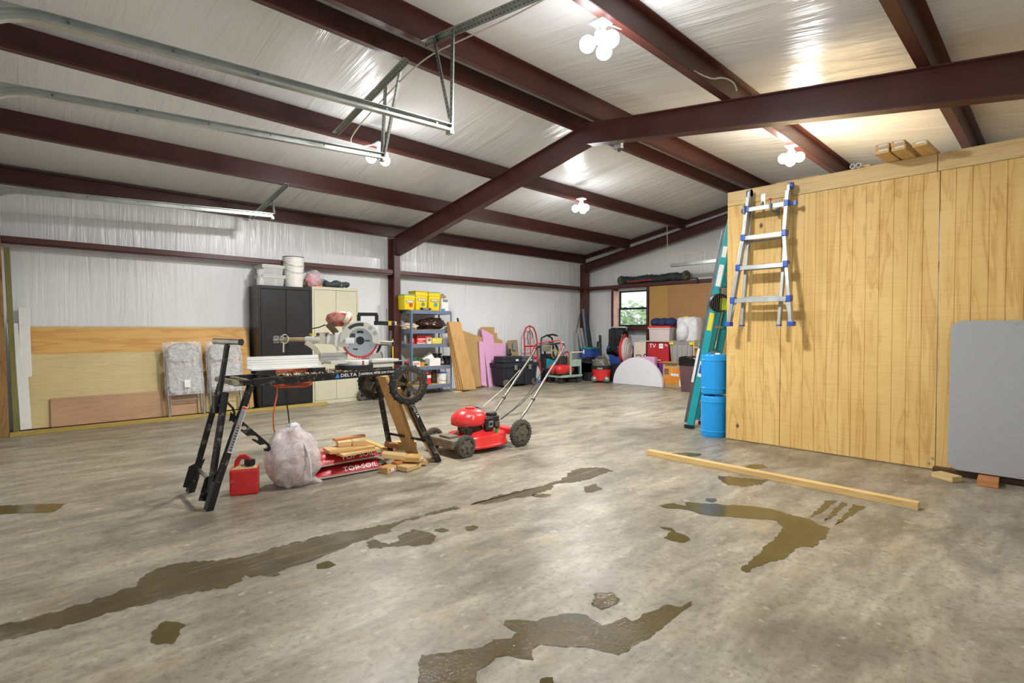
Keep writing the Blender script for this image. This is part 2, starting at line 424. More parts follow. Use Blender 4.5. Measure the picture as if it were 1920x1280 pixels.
# small grey junction box under the ridge
j = T('junction_box', 'small grey metal junction box under the ridge of the roof frame', 'electrical box', (5.20, 3.62, 3.27))
m = MB(); m.box((-.03, -.05, 0), (.03, .05, .06)); m.build('body', 'galv', j, bev=.004)
m = MB(); m.cyl((0, -.01, 0), (0, -.01, -.035), .018); m.build('knob', 'galv_dark', j)
XE2 = 10.50
t = T('end_frame', 'dark red steel frame against the far gable wall', 'beam', (0, 0, 0))
rafter_part(t, 'rafter', 3.951, 8.25, .20, .23, XE2, .12)
rafter_part(t, 'rafter', YR, 3.951, .23, .20, XE2, .12)
m = MB(); m.box((XE2-.1, 8.225, 0), (XE2+.1, 8.237, 2.66)); m.build('column_flange', 'steel_red_edge', t)
m = MB(); m.box((XE2-.004, 8.237, 0), (XE2+.004, 8.44, 2.80)); m.build('column_web', 'steel_red', t)
t = T('rake_beam', 'thin dark red angle under the ceiling along the top of the far wall', 'beam')
for ya, yb in ((YL-.05, YM), (YM, YR)):
    za, zb = zfilm(ya), zfilm(yb)
    m = MB(); m.add([(10.66,ya,za-.10),(10.70,ya,za-.10),(10.70,yb,zb-.10),(10.66,yb,zb-.10),(10.66,ya,za-.004),(10.70,ya,za-.004),(10.70,yb,zb-.004),(10.66,yb,zb-.004)],
          [(0,3,2,1),(4,5,6,7),(0,1,5,4),(1,2,6,5),(2,3,7,6),(3,0,4,7)]); m.build('angle', 'steel_red', t)
def girt(label, p0, p1, inward, z0=2.137, z1=2.224, depth=.2):
    """C-shaped wall rail; inward = unit vector into the room"""
    t = T('wall_girt', label, 'beam', (0, 0, 0), group='wall girts'); iv = Vector(inward); p0 = Vector(p0); p1 = Vector(p1); h = z1-z0
    def bar(nm, a, b, za, zb, mt):
        q0 = p0+iv*a; q1 = p1+iv*b
        m = MB(); m.box((min(q0.x, q1.x), min(q0.y, q1.y), za), (max(q0.x, q1.x), max(q0.y, q1.y), zb)); m.build(nm, mt, t)
    bar('face', depth-.006, depth, z0+.022, z1, 'steel_red_edge'); bar('top_ledge', 0, depth-.006, z1-.007, z1, 'steel_red'); bar('lower_lip', depth-.03, depth-.022, z0, z0+.024, 'steel_red')
    return t
girt('dark red rail on the left wall between the camera side and the middle column', (XF, YL, 0), (XR-.062, YL, 0), (0, -1, 0))
girt('dark red rail on the left wall between the middle column and the far corner', (XR+.062, YL, 0), (XE2-.105, YL, 0), (0, -1, 0))
girt('dark red rail across the far wall above the window', (XE, YR, 0), (XE, 8.22, 0), (-1, 0, 0))
# window frame columns in the far wall
def win():
    t = T('window_1', 'w', 'w'); del t['label']; del t['category']; struct(t)
    X = XE-.09
    for y in (WY0-.06, WY1):
        m = MB(); m.box((XE-.2, y, 0), (XE-.005, y+.06, 2.14)); m.build('jamb', 'steel_red', t)
    m = MB(); m.box((XE-.2, WY0, WZ0-.09), (XE-.005, WY1, WZ0)); m.build('sill', 'steel_red', t)
    m = MB(); m.box((XE-.02, WY1-.012, WZ0), (XE+.02, WY1-.001, WZ1)); m.box((XE-.19, WY1-.006, WZ0), (XE-.02, WY1-.001, WZ1)); m.build('reveal', 'pink_insulation', t)
    f = .045
    for nm, z0, z1, x in (('upper_sash', (WZ0+WZ1)/2-.02, WZ1, .05), ('lower_sash', WZ0, (WZ0+WZ1)/2+.02, .02)):
        m = MB()
        m.box((XE+x, WY0, z0), (XE+x+.025, WY0+f, z1)); m.box((XE+x, WY1-f, z0), (XE+x+.025, WY1, z1))
        m.box((XE+x, WY0+f, z0), (XE+x+.025, WY1-f, z0+f)); m.box((XE+x, WY0+f, z1-f*.8), (XE+x+.025, WY1-f, z1))
        s = m.build(nm, 'window_black', t, bev=.003, seg=1)
        m = MB(); m.box((XE+x+.010, WY0+f, z0+f), (XE+x+.015, WY1-f, z1-f*.8)); m.build('pane', 'window_glass', s)
        if nm == 'lower_sash':
            for y in (WY0+.2, WY1-.22):
                m = MB(); m.box((XE+x-.015, y, z1-.008), (XE+x+.01, y+.06, z1+.018)); m.build('latch', 'window_black', s, bev=.003)
pm('pink_insulation', 'd8a796', .8, dust=.5, dustc=(.75, .5, .36)); pm('window_black', '151817', .45)
g = NT('window_glass'); g.set('Base Color', (.9, 1, .95, 1)); g.set('Roughness', .02); g.set('Transmission Weight', 1.0); g.set('IOR', 1.02); g.set('Alpha', .12); MT['window_glass'] = g.m
win()
# ------------------------------------------------------------------ ceiling lamps
def emis(name, c, s):
    t = NT(name); t.set('Emission Color', (*c, 1)); t.set('Emission Strength', s); t.set('Base Color', (1, 1, 1, 1)); MT[name] = t.m
emis('led', (1, .98, .96), 26); pm('lamp_white', 'e6e6e6', .4)
LL = ['brightest ceiling lamp with round bulbs, nearest the camera', 'ceiling lamp with round bulbs seen past the end of the garage door track',
      'ceiling lamp with round bulbs hanging above the plywood room', 'ceiling lamp with round bulbs over the far end near the window']
for (x, y, z), lb in zip(LAMPS, LL):
    t = T('ceiling_lamp', lb, 'lamp', (x, y, z), group='round bulb ceiling lamps')
    m = MB(); m.cyl((0, 0, .03), (0, 0, .10), .035, .03, 16); m.build('socket', 'lamp_white', t, smooth=True)
    m = MB(); m.cyl((0, 0, -.03), (0, 0, .035), .05, .045, 16); m.build('housing', 'lamp_white', t, smooth=True)
    for k in range(3):
        a = k*2.094+.4; c = Vector((math.cos(a), math.sin(a), 0))
        m = MB(); m.tube([Vector((0, 0, -.01))+c*.03, c*.06+Vector((0, 0, -.03))], .022, 10); m.build('bulb_neck', 'lamp_white', t)
        m = MB(); m.ball(tuple(c*.098+Vector((0, 0, -.055))), .058, 18, 12); m.build('bulb', 'led', t, smooth=True)
    m = MB(); m.box((-.06, -.06, .095), (.06, .06, .115)); m.build('mounting_plate', 'lamp_white', t, bev=.003)
    d = bpy.data.lights.new('lamp_light', 'POINT'); d.energy = LAMP_W; d.shadow_soft_size = .07; d.color = (1, .995, .985)
    o = bpy.data.objects.new('lamp_light', d); COL.objects.link(o); o.parent = t; o.location = (0, 0, -.17)
    d = bpy.data.lights.new('lamp_downlight', 'AREA'); d.shape = 'DISK'; d.size = .28; d.energy = LAMP_D; d.color = (1, .995, .985)
    o = bpy.data.objects.new('lamp_downlight', d); COL.objects.link(o); o.parent = t; o.location = (0, 0, -.14)
# ------------------------------------------------------------------ plywood room on the right
XP = 5.576
pw = T('wall_plywood_room', 'x', 'x'); del pw['label']; del pw['category']; struct(pw)
def grooved(y0, y1, step, name='siding_panel'):
    """siding sheet with vertical grooves, front face at XP"""
    y = y0; pr = [(XP+.016, y0), (XP, y0)]; g = .0045
    k = y1-step
    ks = []
    while k > y0+.03: ks.append(k); k -= step
    for k in sorted(ks): pr += [(XP, k-g), (XP+.005, k-g*.5), (XP+.005, k+g*.5), (XP, k+g)]
    pr += [(XP, y1), (XP+.016, y1)]
    m = MB(); m.prism(pr, 2.470-.012, Matrix.Translation((0, 0, .012))); return m.build(name, 't111', pw)
grooved(1.951, 2.49, .19); grooved(.724, 1.945, .1016); grooved(-.497, .718, .1016); grooved(YR, -.503, .1016)
m = MB(); m.box((XP-.002, .742, 2.474), (XP+.05, 2.492, 2.62)); m.build('top_board', 'pine_pale_y', pw, bev=.003, seg=1)
m = MB(); m.box((XP-.002, YR, 2.474), (XP+.05, .738, 2.62)); m.build('top_board', 'pine_pale_y', pw, bev=.003, seg=1)
m = MB(); m.box((XP+.016, YR, .0), (XP+.05, 2.49, .03)); m.build('sole_plate', 'pine_pale_y', pw)
m = MB(); m.box((XP+.02, 2.455, .0), (XP+2.4, 2.49, 2.58)); m.build('side_sheet', 'pine_pale', pw)
m = MB(); m.box((XP+.05, YR, 2.55), (XP+2.4, 2.48, 2.60)); m.build('roof_deck', 'pine_pale', pw)
m = MB()
for y, z in ((.742, .10), (.765, .055)): m.cyl((XP-.001, y, z), (XP-.006, y, z), .011, .009, 12)
m.build('screw_washer', 'galv', pw)
# lumber and pipes lying on top of the plywood room
wood('stud', 'd8b679', 'bd8f4d', 0, 1, .3); wood('stud_end', 'c9a263', 'a87c3e', 1, 1, .2)
pm('tag_white', 'e4e4e0', .6, var=.05)
for (y, z, lb) in ((1.062, 2.621, 'lower left board of the lumber stack on top of the plywood room'), (.950, 2.621, 'middle board of the lumber stack on top of the plywood room'), (.812, 2.621, 'right board of the lumber stack on top of the plywood room'),
                   (1.060, 2.661, 'upper left board of the lumber stack on top of the plywood room'), (.956, 2.661, 'upper middle board of the lumber stack on top of the plywood room')):
    t = T('lumber_board', lb, 'board', (XP-.32, y, z), R(-3), group='boards stacked on the plywood room')
    m = MB(); m.box((0, -.048, 0), (1.9, .048, .039)); m.build('board', 'stud', t, bev=.002, seg=1)
    m = MB(); m.box((-.0008, -.038, .020), (.0, .024, .034)); m.build('end_tag', 'tag_white', t)
for y, lb in ((1.345, 'left white plastic pipe lying on top of the plywood room'), (1.298, 'right white plastic pipe lying on top of the plywood room')):
    t = T('plastic_pipe', lb, 'pipe', (XP-.02, y, 2.621), R(-4), group='pipes on the plywood room')
    m = MB(); m.lathe([(.017, 0), (.021, 0), (.021, 1.8), (.017, 1.8), (.017, 0)], 14, frame((0, 0, .021), (0, 1, 0), z=(1, 0, 0))); m.build('pipe', 'white_trim', t, smooth=True)
t = T('wood_strip', 'thin wood strip lying beside the pipes on top of the plywood room', 'wood strip', (XP, 1.235, 2.621), R(2))
m = MB(); m.box((0, -.02, 0), (.6, .02, .018)); m.build('strip', 'stud', t)
t = T('wood_strip', 'thin dark strip lying along the top edge of the plywood room above the ladder', 'wood strip', (XP+.02, 1.62, 2.6205), 0)
m = MB(); m.box((0, 0, 0), (.03, .4, .012)); m.build('strip', 'stud_end', t)
# ------------------------------------------------------------------ aluminium ladder hung on hooks
pm('alu', 'b6b9b8', .36, .75, .06, 14, .01); pm('alu_dull', 'b0b2ae', .45, .6, .08, 14)
pm('blue_plastic', '1f4fae', .4, var=.1); pm('red_plastic', 'c4262b', .4, var=.1); pm('black_plastic', '191a1c', .45, var=.1)
pm('label_yellow', 'e3cf2a', .5, var=.05)
ld = T('folding_ladder', 'aluminium folding ladder with blue joints hanging on the plywood wall', 'ladder')
XA, XB = 5.455, 5.525
def rail(pts, w, d, mat, nm):
    m = MB(); pts = [Vector(p) for p in pts]
    sweep(m, pts, [(-d/2, -w/2), (d/2, -w/2), (d/2, w/2), (-d/2, w/2)], (1, 0, 0)); return m.build(nm, mat, ld, bev=.003, seg=1)
ol = [(XA, 2.222, 2.50), (XA, 2.252, 2.10), (XA, 2.275, 1.95), (XA, 2.362, 1.235)]
orr = [(XA, 1.850, 2.50), (XA, 1.868, 2.10), (XA, 1.852, 1.95), (XA, 1.775, 1.235)]
rail(ol, .034, .062, 'alu', 'outer_rail'); rail(orr, .034, .062, 'alu', 'outer_rail')
rail([(XB, 2.222, 2.50), (XB, 2.262, 1.215)], .03, .05, 'alu_dull', 'inner_rail'); rail([(XB, 1.86, 2.50), (XB, 1.905, 1.215)], .03, .05, 'alu_dull', 'inner_rail')
for z, a, b in ((2.385, 2.225, 1.862), (2.10, 2.246, 1.870), (1.80, 2.285, 1.845), (1.472, 2.325, 1.805)):
    m = MB(); m.box((XA-.030, b, z-.016), (XA+.028, a, z+.012)); m.box((XA-.030, b, z-.034), (XA-.020, a, z-.016)); m.build('rung', 'alu', ld, bev=.003, seg=1)
    for y in (a, b):
        m = MB(); m.cb((XA-.005, y+(.006 if y == a else -.006), z-.005), (.078, .042, .062)); m.build('rung_bracket', 'blue_plastic', ld, bev=.007)
for z, a, b in ((2.06, 2.24, 1.88), (1.78, 2.25, 1.89), (1.49, 2.255, 1.895)):
    m = MB(); m.box((XB-.02, b, z-.012), (XB+.02, a, z+.012)); m.build('rear_rung', 'alu_dull', ld, bev=.003, seg=1)
for (x, y, s) in ((XA, 2.366, 1), (XA, 1.771, -1)):
    m = MB(); m.cb((x, y, 1.226), (.082, .052, .044)); m.build('foot', 'blue_plastic', ld, bev=.005)
for y in (2.262, 1.906):
    m = MB(); m.cb((XB, y, 1.212), (.056, .036, .016)); m.build('foot', 'blue_plastic', ld, bev=.004)
for y, s in ((2.218, 1), (1.844, -1)):
    m = MB(); m.cyl((XA+.03, y-.012, 2.548), (XA+.03, y+.012, 2.548), .042, n=20); m.cb((XA, y, 2.515), (.04, .022, .06)); m.cb((XB, y, 2.51), (.04, .022, .06)); h = m.build('hinge', 'alu_dull', ld, smooth=True)
    m = MB(); m.cyl((XA+.03, y-s*.012, 2.548), (XA+.03, y+s*.03, 2.548) if s > 0 else (XA+.03, y-.030, 2.548), .036, .033, n=16); m.build('hinge_knob', 'blue_plastic', h, smooth=True)
    m = MB(); m.cyl((XA, y+s*.02, 2.375), (XA, y+s*.075, 2.372), .014, .016, 10); m.cb((XA, y+s*.06, 2.372), (.03, .022, .045)); m.build('lock_knob', 'blue_plastic', ld, smooth=True)
for a, b in (((2.30, 1.45), (2.345, 1.31)), ((1.83, 1.45), (1.79, 1.31))):
    m = MB(); m.beam((XA-.01, a[0], a[1]), (XA-.01, b[0], b[1]), .018, .006, (1, 0, 0)); m.build('brace', 'alu_dull', ld)
for _c in ld.children:
    for _v in _c.data.vertices: _v.co.x -= .11*max(0, 2.40-_v.co.z)/1.2      # hangs by its top rung, feet swung off the wall
base(ld)
pm('hook_grey', '8f9492', .5, .2)
for y, lb, red in ((2.238, 'left grey utility hook holding the aluminium ladder', 0), (1.985, 'right grey utility hook with red tip holding the aluminium ladder', 1)):
    t = T('wall_hook', lb, 'hook', group='hooks holding the ladder')
    m = MB(); m.tube([(XP-.006, y, 2.34), (XP-.05, y, 2.325), (XA-.02, y+.004, 2.325), (XA-.055, y+.008, 2.345), (XA-.062, y+.01, 2.40), (XA-.062, y+.01, 2.43)], .012, 10); m.build('arm', 'hook_grey', t, smooth=True)
    if red: m = MB(); m.cyl((XA-.062, y+.01, 2.42), (XA-.062, y+.01, 2.442), .014); m.build('tip', 'red_plastic', t)
    m = MB(); m.box((XP-.008, y-.018, 2.30), (XP-.002, y+.018, 2.46)); m.build('plate', 'hook_grey', t, bev=.003)
    base(t)
t = T('hanger_plate', 'galvanised metal bracket on the board between the ladder hinges', 'bracket', (XP-.003, 2.128, 2.41))
m = MB(); m.box((-.004, -.022, 0), (0, .022, .135)); m.build('plate', 'galv', t, bev=.004)
m = MB(); m.tube([(-.004, 0, .05), (-.03, 0, .02), (-.05, 0, -.03)], .011, 8); m.build('arm', 'hook_grey', t, smooth=True)
# ------------------------------------------------------------------ grey folding table on wood blocks
pm('table_grey', '9fa1a4', .5, var=.015, scale=60, bump=.008)
t = T('folding_table', 'light grey plastic folding table top leaning on edge against the plywood wall', 'table')
lean = math.atan2(.06, 1.17)
M = Matrix.Translation((5.42, 0, .062)) @ Matrix.Rotation(lean, 4, 'Y') @ Matrix(((0, 0, 1, 0), (1, 0, 0, 0), (0, 1, 0, 0), (0, 0, 0, 1)))
m = MB(); m.prism(rrect(-.60, 0, .625, 1.18, .075, 8), .045, M); m.build('table_top', 'table_grey', t, bev=.006, seg=3, smooth=True)
for cy, cz in ((.21, .028), (.21, 1.153)):
    m = MB(); m.tube([M @ Vector((cy+.045*math.cos(a*.3142), cz+.009*math.sin(a*.3142), -.0005)) for a in range(20)], .0012, 5, closed=True); m.build('moulded_oval', 'table_grey', t)
m = MB(); m.prism(rrect(-.55, .06, .57, 1.12, .06, 6), .01, M @ Matrix.Translation((0, 0, .045))); m.build('underside_rim', 'table_grey', t)
base(t)
wood('redwood', 'bb7d49', '9a5c30', 0, 1, .1); wood('darkwood', '5b4027', '45301c', 0, 1, .1)
for (x, y, rz, s, mt, lb) in ((5.245, .615, R(60), (.16, .1, .045), 'pine_pale', 'pale wood block under the left corner of the grey table'),
                              (5.285, .375, R(92), (.12, .16, .055), 'redwood', 'reddish wood block in the middle under the grey table'),
                              (5.49, .28, R(90), (.9, .09, .04), 'darkwood', 'dark board lying behind the blocks under the grey table')):
    t = T('wood_block', lb, 'wood block', (x+.06, y, 0), rz, group='blocks under the grey table')
    m = MB(); m.box((-s[0]/2, -s[1]/2, 0), (s[0]/2, s[1]/2, s[2])); m.build('block', mt, t, bev=.003, seg=1)
# ------------------------------------------------------------------ long stick of lumber on the floor
a, b = fl(1212, 853), fl(1721, 957); d = (b-a)
t = T('lumber_post', 'long pale wood post lying on the concrete in front of the plywood wall', 'lumber', (a+d/2), math.atan2(d.y, d.x))
m = MB(); L = d.length/2; m.box((-L, 0, 0), (L, .065, .048)); m.build('post', 'stud', t, bev=.004)
# ------------------------------------------------------------------ garage door tracks
def track(label, Y, x1, z0, z1, curve=True):
    t = T('garage_door_track', label, 'track', group='garage door tracks')
    sl = (z1-z0)/x1; pts = []
    if curve:
        r = .38; c = (.20, z0+sl*.2-r)
        pts += [Vector((c[0]-r, Y, 1.1))]+[Vector((c[0]-r*math.cos(R(a)), Y, c[1]+r*math.sin(R(a)))) for a in range(0, 90, 9)]
    pts += [Vector((.20, Y, z0+sl*.2)), Vector((x1, Y, z1))]
    p = [(-.02, .026), (.02, .026), (.02, .022), (-.016, .022), (-.016, -.022), (.02, -.022), (.02, -.012), (.024, -.012), (.024, -.027), (-.02, -.027)]
    m = MB(); sweep(m, pts, [(-a, b) for a, b in p], (0, 1, 0)); m.build('rail', 'galv', t)
    m = MB(); m.beam((XF, Y+.024, z0+.01-sl*.1), (x1-.02, Y+.024, z1+.01), .005, .05); m.beam((XF, Y+.04, z0+.034-sl*.1), (x1-.02, Y+.04, z1+.034), .034, .004); m.build('stiffener_angle', 'galv', t)
    for k in range(6):
        x = .25+k*(x1-.4)/5; m = MB(); m.cyl((x, Y-.02, z0+sl*x), (x, Y-.027, z0+sl*x), .007, n=8); m.build('bolt', 'galv_dark', t)
    m = MB(); m.box((x1-.03, Y-.03, z1-.05), (x1+.002, Y+.03, z1-.028)); m.build('end_stop', 'galv', t)
    return base(t)
track('galvanised garage door track nearest the camera, ending under the ridge', 3.29, 2.518, 2.601, 2.719)
track('galvanised garage door track in the middle, its end beside a bright lamp', 4.37, 2.569, 2.599, 2.766)
track('galvanised garage door track farthest left, close to the left wall', 7.52, 2.705, 2.597, 2.729)
def perf(t, nm, p, q, w=.035, side=(1, 0, 0), holes=True):
    """perforated steel angle: two thin legs with a row of dark holes"""
    p = Vector(p); q = Vector(q); d = (q-p).normalized(); s = Vector(side); u = d.cross(s).normalized()
    m = MB(); m.beam(p+u*w/2, q+u*w/2, .003, w, u); m.beam(p+s*w/2, q+s*w/2, w, .003, u); o = m.build(nm, 'galv', t)
    m = MB(); n = int((q-p).length/.04)
    for i in range(n):
        c = p+(q-p)*((i+.5)/n)
        for k in (u, s):
            o2 = s if k is u else u
            e = c+k*w*.5; m.add([e+d*.008+o2*x*.0022+k*.0, e+k*.006+o2*x*.0022, e-d*.008+o2*x*.0022, e-k*.006+o2*x*.0022] if False else
                [e+d*.009-o2*.0022, e+k*.0055-o2*.0022, e-d*.009-o2*.0022, e-k*.0055-o2*.0022, e+d*.009+o2*.0022, e+k*.0055+o2*.0022, e-d*.009+o2*.0022, e-k*.0055+o2*.0022],
                [(0,1,2,3),(7,6,5,4),(0,4,5,1),(1,5,6,2),(2,6,7,3),(3,7,4,0)])
    m.build('slot_row', 'hole_black', o, kind='stuff')
t = T('track_hanger', 'perforated steel angle hanger at the ridge holding the nearest door track', 'bracket', group='track hangers')
perf(t, 'ceiling_angle', (2.60, 3.75, 3.575), (2.60, 2.24, 3.36), .045, (-1, 0, 0)); perf(t, 'drop_strap', (2.55, 3.33, 3.50), (2.515, 3.305, 2.72)); perf(t, 'brace_strap', (2.58, 3.62, 3.55), (2.52, 3.33, 2.80)); base(t)
t = T('track_hanger', 'perforated steel angle hanger holding the middle door track beside the lamp', 'bracket', group='track hangers')
perf(t, 'ceiling_angle', (2.60, 5.40, 3.255), (2.60, 4.01, 3.535), .045, (-1, 0, 0)); perf(t, 'drop_strap', (2.60, 4.16, 3.50), (2.56, 4.39, 2.76)); perf(t, 'brace_strap', (2.60, 4.42, 3.44), (2.55, 4.40, 2.80)); base(t)
t = T('track_hanger', 'perforated steel angle hanger holding the far left door track', 'bracket', group='track hangers')
perf(t, 'ceiling_angle', (2.70, 8.36, 2.83), (2.70, 6.97, 3.05), .045, (-1, 0, 0)); perf(t, 'drop_strap', (2.70, 7.56, 2.95), (2.70, 7.52, 2.75)); base(t)
# power cables
def cable(label, pts, r=.006, mat='rope', cat='cable', grp='white lamp cables', name='power_cable'):
    pts = [Vector(p) for p in pts]
    for _ in range(2): pts = [pts[0]]+[q for a, b in zip(pts, pts[1:]) for q in (a*.75+b*.25, a*.25+b*.75)]+[pts[-1]]
    m = MB(); m.tube(pts, r, 6); o = m.build(name, mat, None, smooth=True); return tag(o, label, cat, grp)
cable('thin white cable sagging from the ridge to the lamp by the middle track', [(2.62, 2.24, 3.34), (2.62, 2.8, 3.37), (2.61, 3.3, 3.42), (2.6, 3.7, 3.45), (2.62, 4.1, 3.42), (2.64, 4.6, 3.33), (2.66, 5.1, 3.22), (2.72, 5.35, 3.17), (2.95, 5.50, 3.22), (3.13, 5.52, 3.30)], .006)
cable('thin white cable looping along the purlin behind the brightest lamp', [(3.18, 2.30, 3.36), (3.5, 2.27, 3.40), (3.9, 2.26, 3.385), (4.6, 2.23, 3.40), (4.75, 2.18, 3.46), (4.95, 2.16, 3.47), (5.03, 2.17, 3.42)], .007)
cable('thin white cable along the purlin to the lamp above the plywood room', [(5.2, 2.20, 3.39), (5.8, 2.25, 3.39), (6.5, 2.26, 3.39), (6.75, 2.26, 3.44), (6.84, 2.29, 3.36)], .007)
# ------------------------------------------------------------------ water on the floor
def wetmat(name, c, rough, bs, alpha, sc, streak=False):
    t = NT(name); v = t.coord()
    t.col(t.ramp(t.noise(v, 5, 4), [(.3, tuple(x*.8 for x in c)), (.7, tuple(x*1.15 for x in c))])); t.set('Roughness', rough); t.set('Alpha', alpha); t.set('IOR', 1.33)
    if streak: t.L(t.math('MULTIPLY', t.ramp(t.noise(t.coord((1.6, 26, 1), rot=(0, 0, R(-4))), 1.0, 4, .6), [(.30, .35), (.52, alpha)]), t.ramp(t.noise(v, 3, 3), [(.30, .55), (.5, 1.0)])), t.b.inputs['Alpha'])
    t.bump(t.noise(v, sc, 3, .6), bs, .004); t.set('Specular IOR Level', .5 if rough < .2 else .2); MT[name] = t.m
wetmat('wet', srgb(92, 80, 46), .12, .10, .86, 40); wetmat('damp', srgb(88, 77, 52), .5, .2, .85, 60, True); wetmat('wet_rough', srgb(92, 80, 44), .09, 1.0, .88, 60)
def puddle(label, polys, mat='wet', jit=.012, z=.0018):
    m = MB()
    for pl in polys:
        P = [fl(*p) for p in pl]; out = []
        for i, a in enumerate(P):
            b = P[(i+1) % len(P)]; L = (b-a).length; n = max(1, int(L/.014)); nn = Vector((-(b-a).y, (b-a).x, 0)).normalized()
            for k in range(n):
                q = a+(b-a)*(k/n); s = jit*(1.6*mnoise.noise(q*14)+1.3*mnoise.noise(q*37)+1.0*mnoise.noise(q*90)); out.append((q.x+nn.x*s, q.y+nn.y*s, z))
        m.add(out, [tuple(range(len(out)))])
    o = m.build('water_puddle', mat); return tag(o, label, 'puddle', 'wet patches on the floor')
puddle('large brown water puddle in the foreground with ripples shining under the lamp', [[(788,1240),(790,1228),(815,1226),(845,1223),(880,1217),(905,1213),(925,1199),(958,1197),(970,1186),(944,1172),(948,1162),(970,1162),(1005,1164),(1030,1156),(1060,1150),(1100,1152),(1115,1165),(1130,1175),(1150,1165),(1172,1158),(1185,1165),(1210,1150),(1245,1134),(1275,1138),(1298,1128),(1297,1134),(1270,1152),(1240,1180),(1200,1205),(1160,1228),(1135,1222),(1100,1213),(1070,1213),(1035,1212),(1015,1208),(997,1218),(1000,1236),(985,1237),(960,1231),(930,1232),(918,1246),(895,1258),(893,1268),(900,1300),(785,1300)]], 'wet_rough', .006)
puddle('small round puddle just behind the foreground puddle', [[(1118,1112),(1130,1111),(1150,1112),(1162,1122),(1158,1132),(1140,1138),(1130,1142),(1110,1135),(1106,1130),(1113,1122)]], 'wet_rough', .006)
puddle('tiny wet patch at the bottom edge of the photo', [[(1013,1272),(1035,1270),(1042,1290),(1012,1290)]], 'wet', .006)
puddle('L-shaped puddle with tyre streaks in front of the lumber post', [[(1234,948),(1262,943),(1285,948),(1288,941),(1315,943),(1357,946),(1390,947),(1420,950),(1450,954),(1485,966),(1515,972),(1528,980),(1555,990),(1550,1005),(1525,1026),(1505,1024),(1490,1030),(1470,1046),(1440,1055),(1420,1062),(1400,1072),(1388,1068),(1405,1052),(1425,1036),(1430,1025),(1450,1012),(1470,990),(1455,976),(1420,973),(1380,970),(1345,968),(1315,965),(1290,955),(1250,953)],
    [(1325,935),(1340,934),(1346,939),(1335,942),(1323,939)], [(1548,939),(1572,938),(1560,946),(1530,966),(1515,970),(1538,950)], [(1578,941),(1590,944),(1560,970),(1545,976)], [(1600,946),(1622,950),(1585,974),(1565,984)]], 'wet', .008)
puddle('small dark splash mark left of the L-shaped puddle', [[(1236,988),(1262,990),(1268,997),(1290,1005),(1294,1012),(1280,1018),(1262,1015),(1245,1008),(1255,1000),(1262,996),(1245,992)]], 'wet', .008)
puddle('wet patch under the middle of the lumber post', [[(1345,892),(1400,896),(1440,900),(1425,908),(1395,912),(1365,909),(1352,903)]], 'wet', .01)
puddle('small wet patch behind the lumber post', [[(1400,872),(1430,870),(1437,876),(1415,880),(1400,878)]], 'wet', .01)
puddle('small puddle behind the left end of the lumber post', [[(1255,850),(1285,848),(1315,850),(1312,855),(1285,857),(1262,854)]], 'wet', .01)
puddle('dark wet tyre streak reaching back towards the mower', [[(1076,880),(1100,877),(1130,876),(1148,882),(1120,892),(1098,901),(1060,905),(1040,907),(1035,914),(1010,925),(985,932),(960,935),(930,942),(880,946),(938,928),(1000,914),(1035,905),(1060,895)], [(1000,925),(1030,926),(1034,930),(1012,934),(1000,931)]], 'damp', .014)
puddle('small wet patch right of the far tyre streak', [[(1098,912),(1115,907),(1128,915),(1115,922),(1100,924),(1092,920)]], 'damp', .012)
puddle('long damp tyre track crossing the floor in front of the saw stand', [[(-40,1180),(100,1150),(200,1118),(255,1100),(260,1085),(290,1068),(340,1055),(420,1050),(500,1032),(580,1010),(640,997),(690,990),(735,980),(800,962),(850,950),(862,953),(760,976),(730,990),(735,997),(700,1005),(660,1020),(640,1030),(600,1045),(525,1070),(515,1080),(460,1078),(450,1090),(415,1102),(350,1115),(290,1128),(200,1150),(120,1175),(-40,1212)]], 'damp', .014)
puddle('round damp patch beside the long tyre track', [[(688,1015),(700,1010),(730,1020),(745,1015),(755,1000),(775,993),(800,998),(818,1005),(808,1018),(775,1023),(740,1023),(715,1028),(692,1028)]], 'damp', .01)
puddle('small oval damp spot right of the round damp patch', [[(815,992),(830,989),(842,994),(828,998),(815,996)]], 'damp', .006)
puddle('small damp spot in the middle of the floor', [[(872,988),(890,984),(898,988),(888,995),(876,995)]], 'damp', .006)
puddle('dark water patch alone at the lower left', [[(281,1195),(290,1178),(310,1165),(340,1166),(350,1174),(335,1185),(325,1206),(292,1205)]], 'wet', .008)
puddle('small wet mark below the long tyre track', [[(593,1058),(612,1052),(630,1058),(615,1065),(597,1066)]], 'wet', .006)
puddle('thin dark patch at the far left edge', [[(-40,950),(60,945),(125,944),(100,960),(-40,966)]], 'wet', .008)  # plain dark glossy strip along the left edge of the floor
# ------------------------------------------------------------------ along the left wall
def wrapmat(name, c, alpha, rough=.15, bs=.8, sc=18, con=1.0):
    t = NT(name); v = t.coord(rand=True); n = t.noise(v, sc, 5, .7, 1.5)
    t.set('Base Color', (*c, 1)); t.set('Roughness', rough); t.bump(n, bs, .02)
    t.L(t.ramp(n, [(.35, max(0, alpha-.15*con)), (.65, min(1, alpha+.25*con))]), t.b.inputs['Alpha']); MT[name] = t.m
wrapmat('clear_wrap', (.86, .88, .92), .32); wrapmat('clear_bin', (.86, .88, .86), .50, .25, .02, 6, .1)
wrapmat('bag_film', (.82, .74, .74), .62, .25, .5, 9); wrapmat('bag_white', (.74, .75, .78), .9, .35, .5, 9)
wood('ply_warm', 'd8a95f', 'b97f36', 0, .8, .6, ring=3.5); wood('ply_pale', 'cdb987', 'b9a26b', 0, 1.2, 0.0, ring=12); wood('panel_mauve', 'b58f6c', 'a37d5c', 0, 1, 0.0, ring=5)
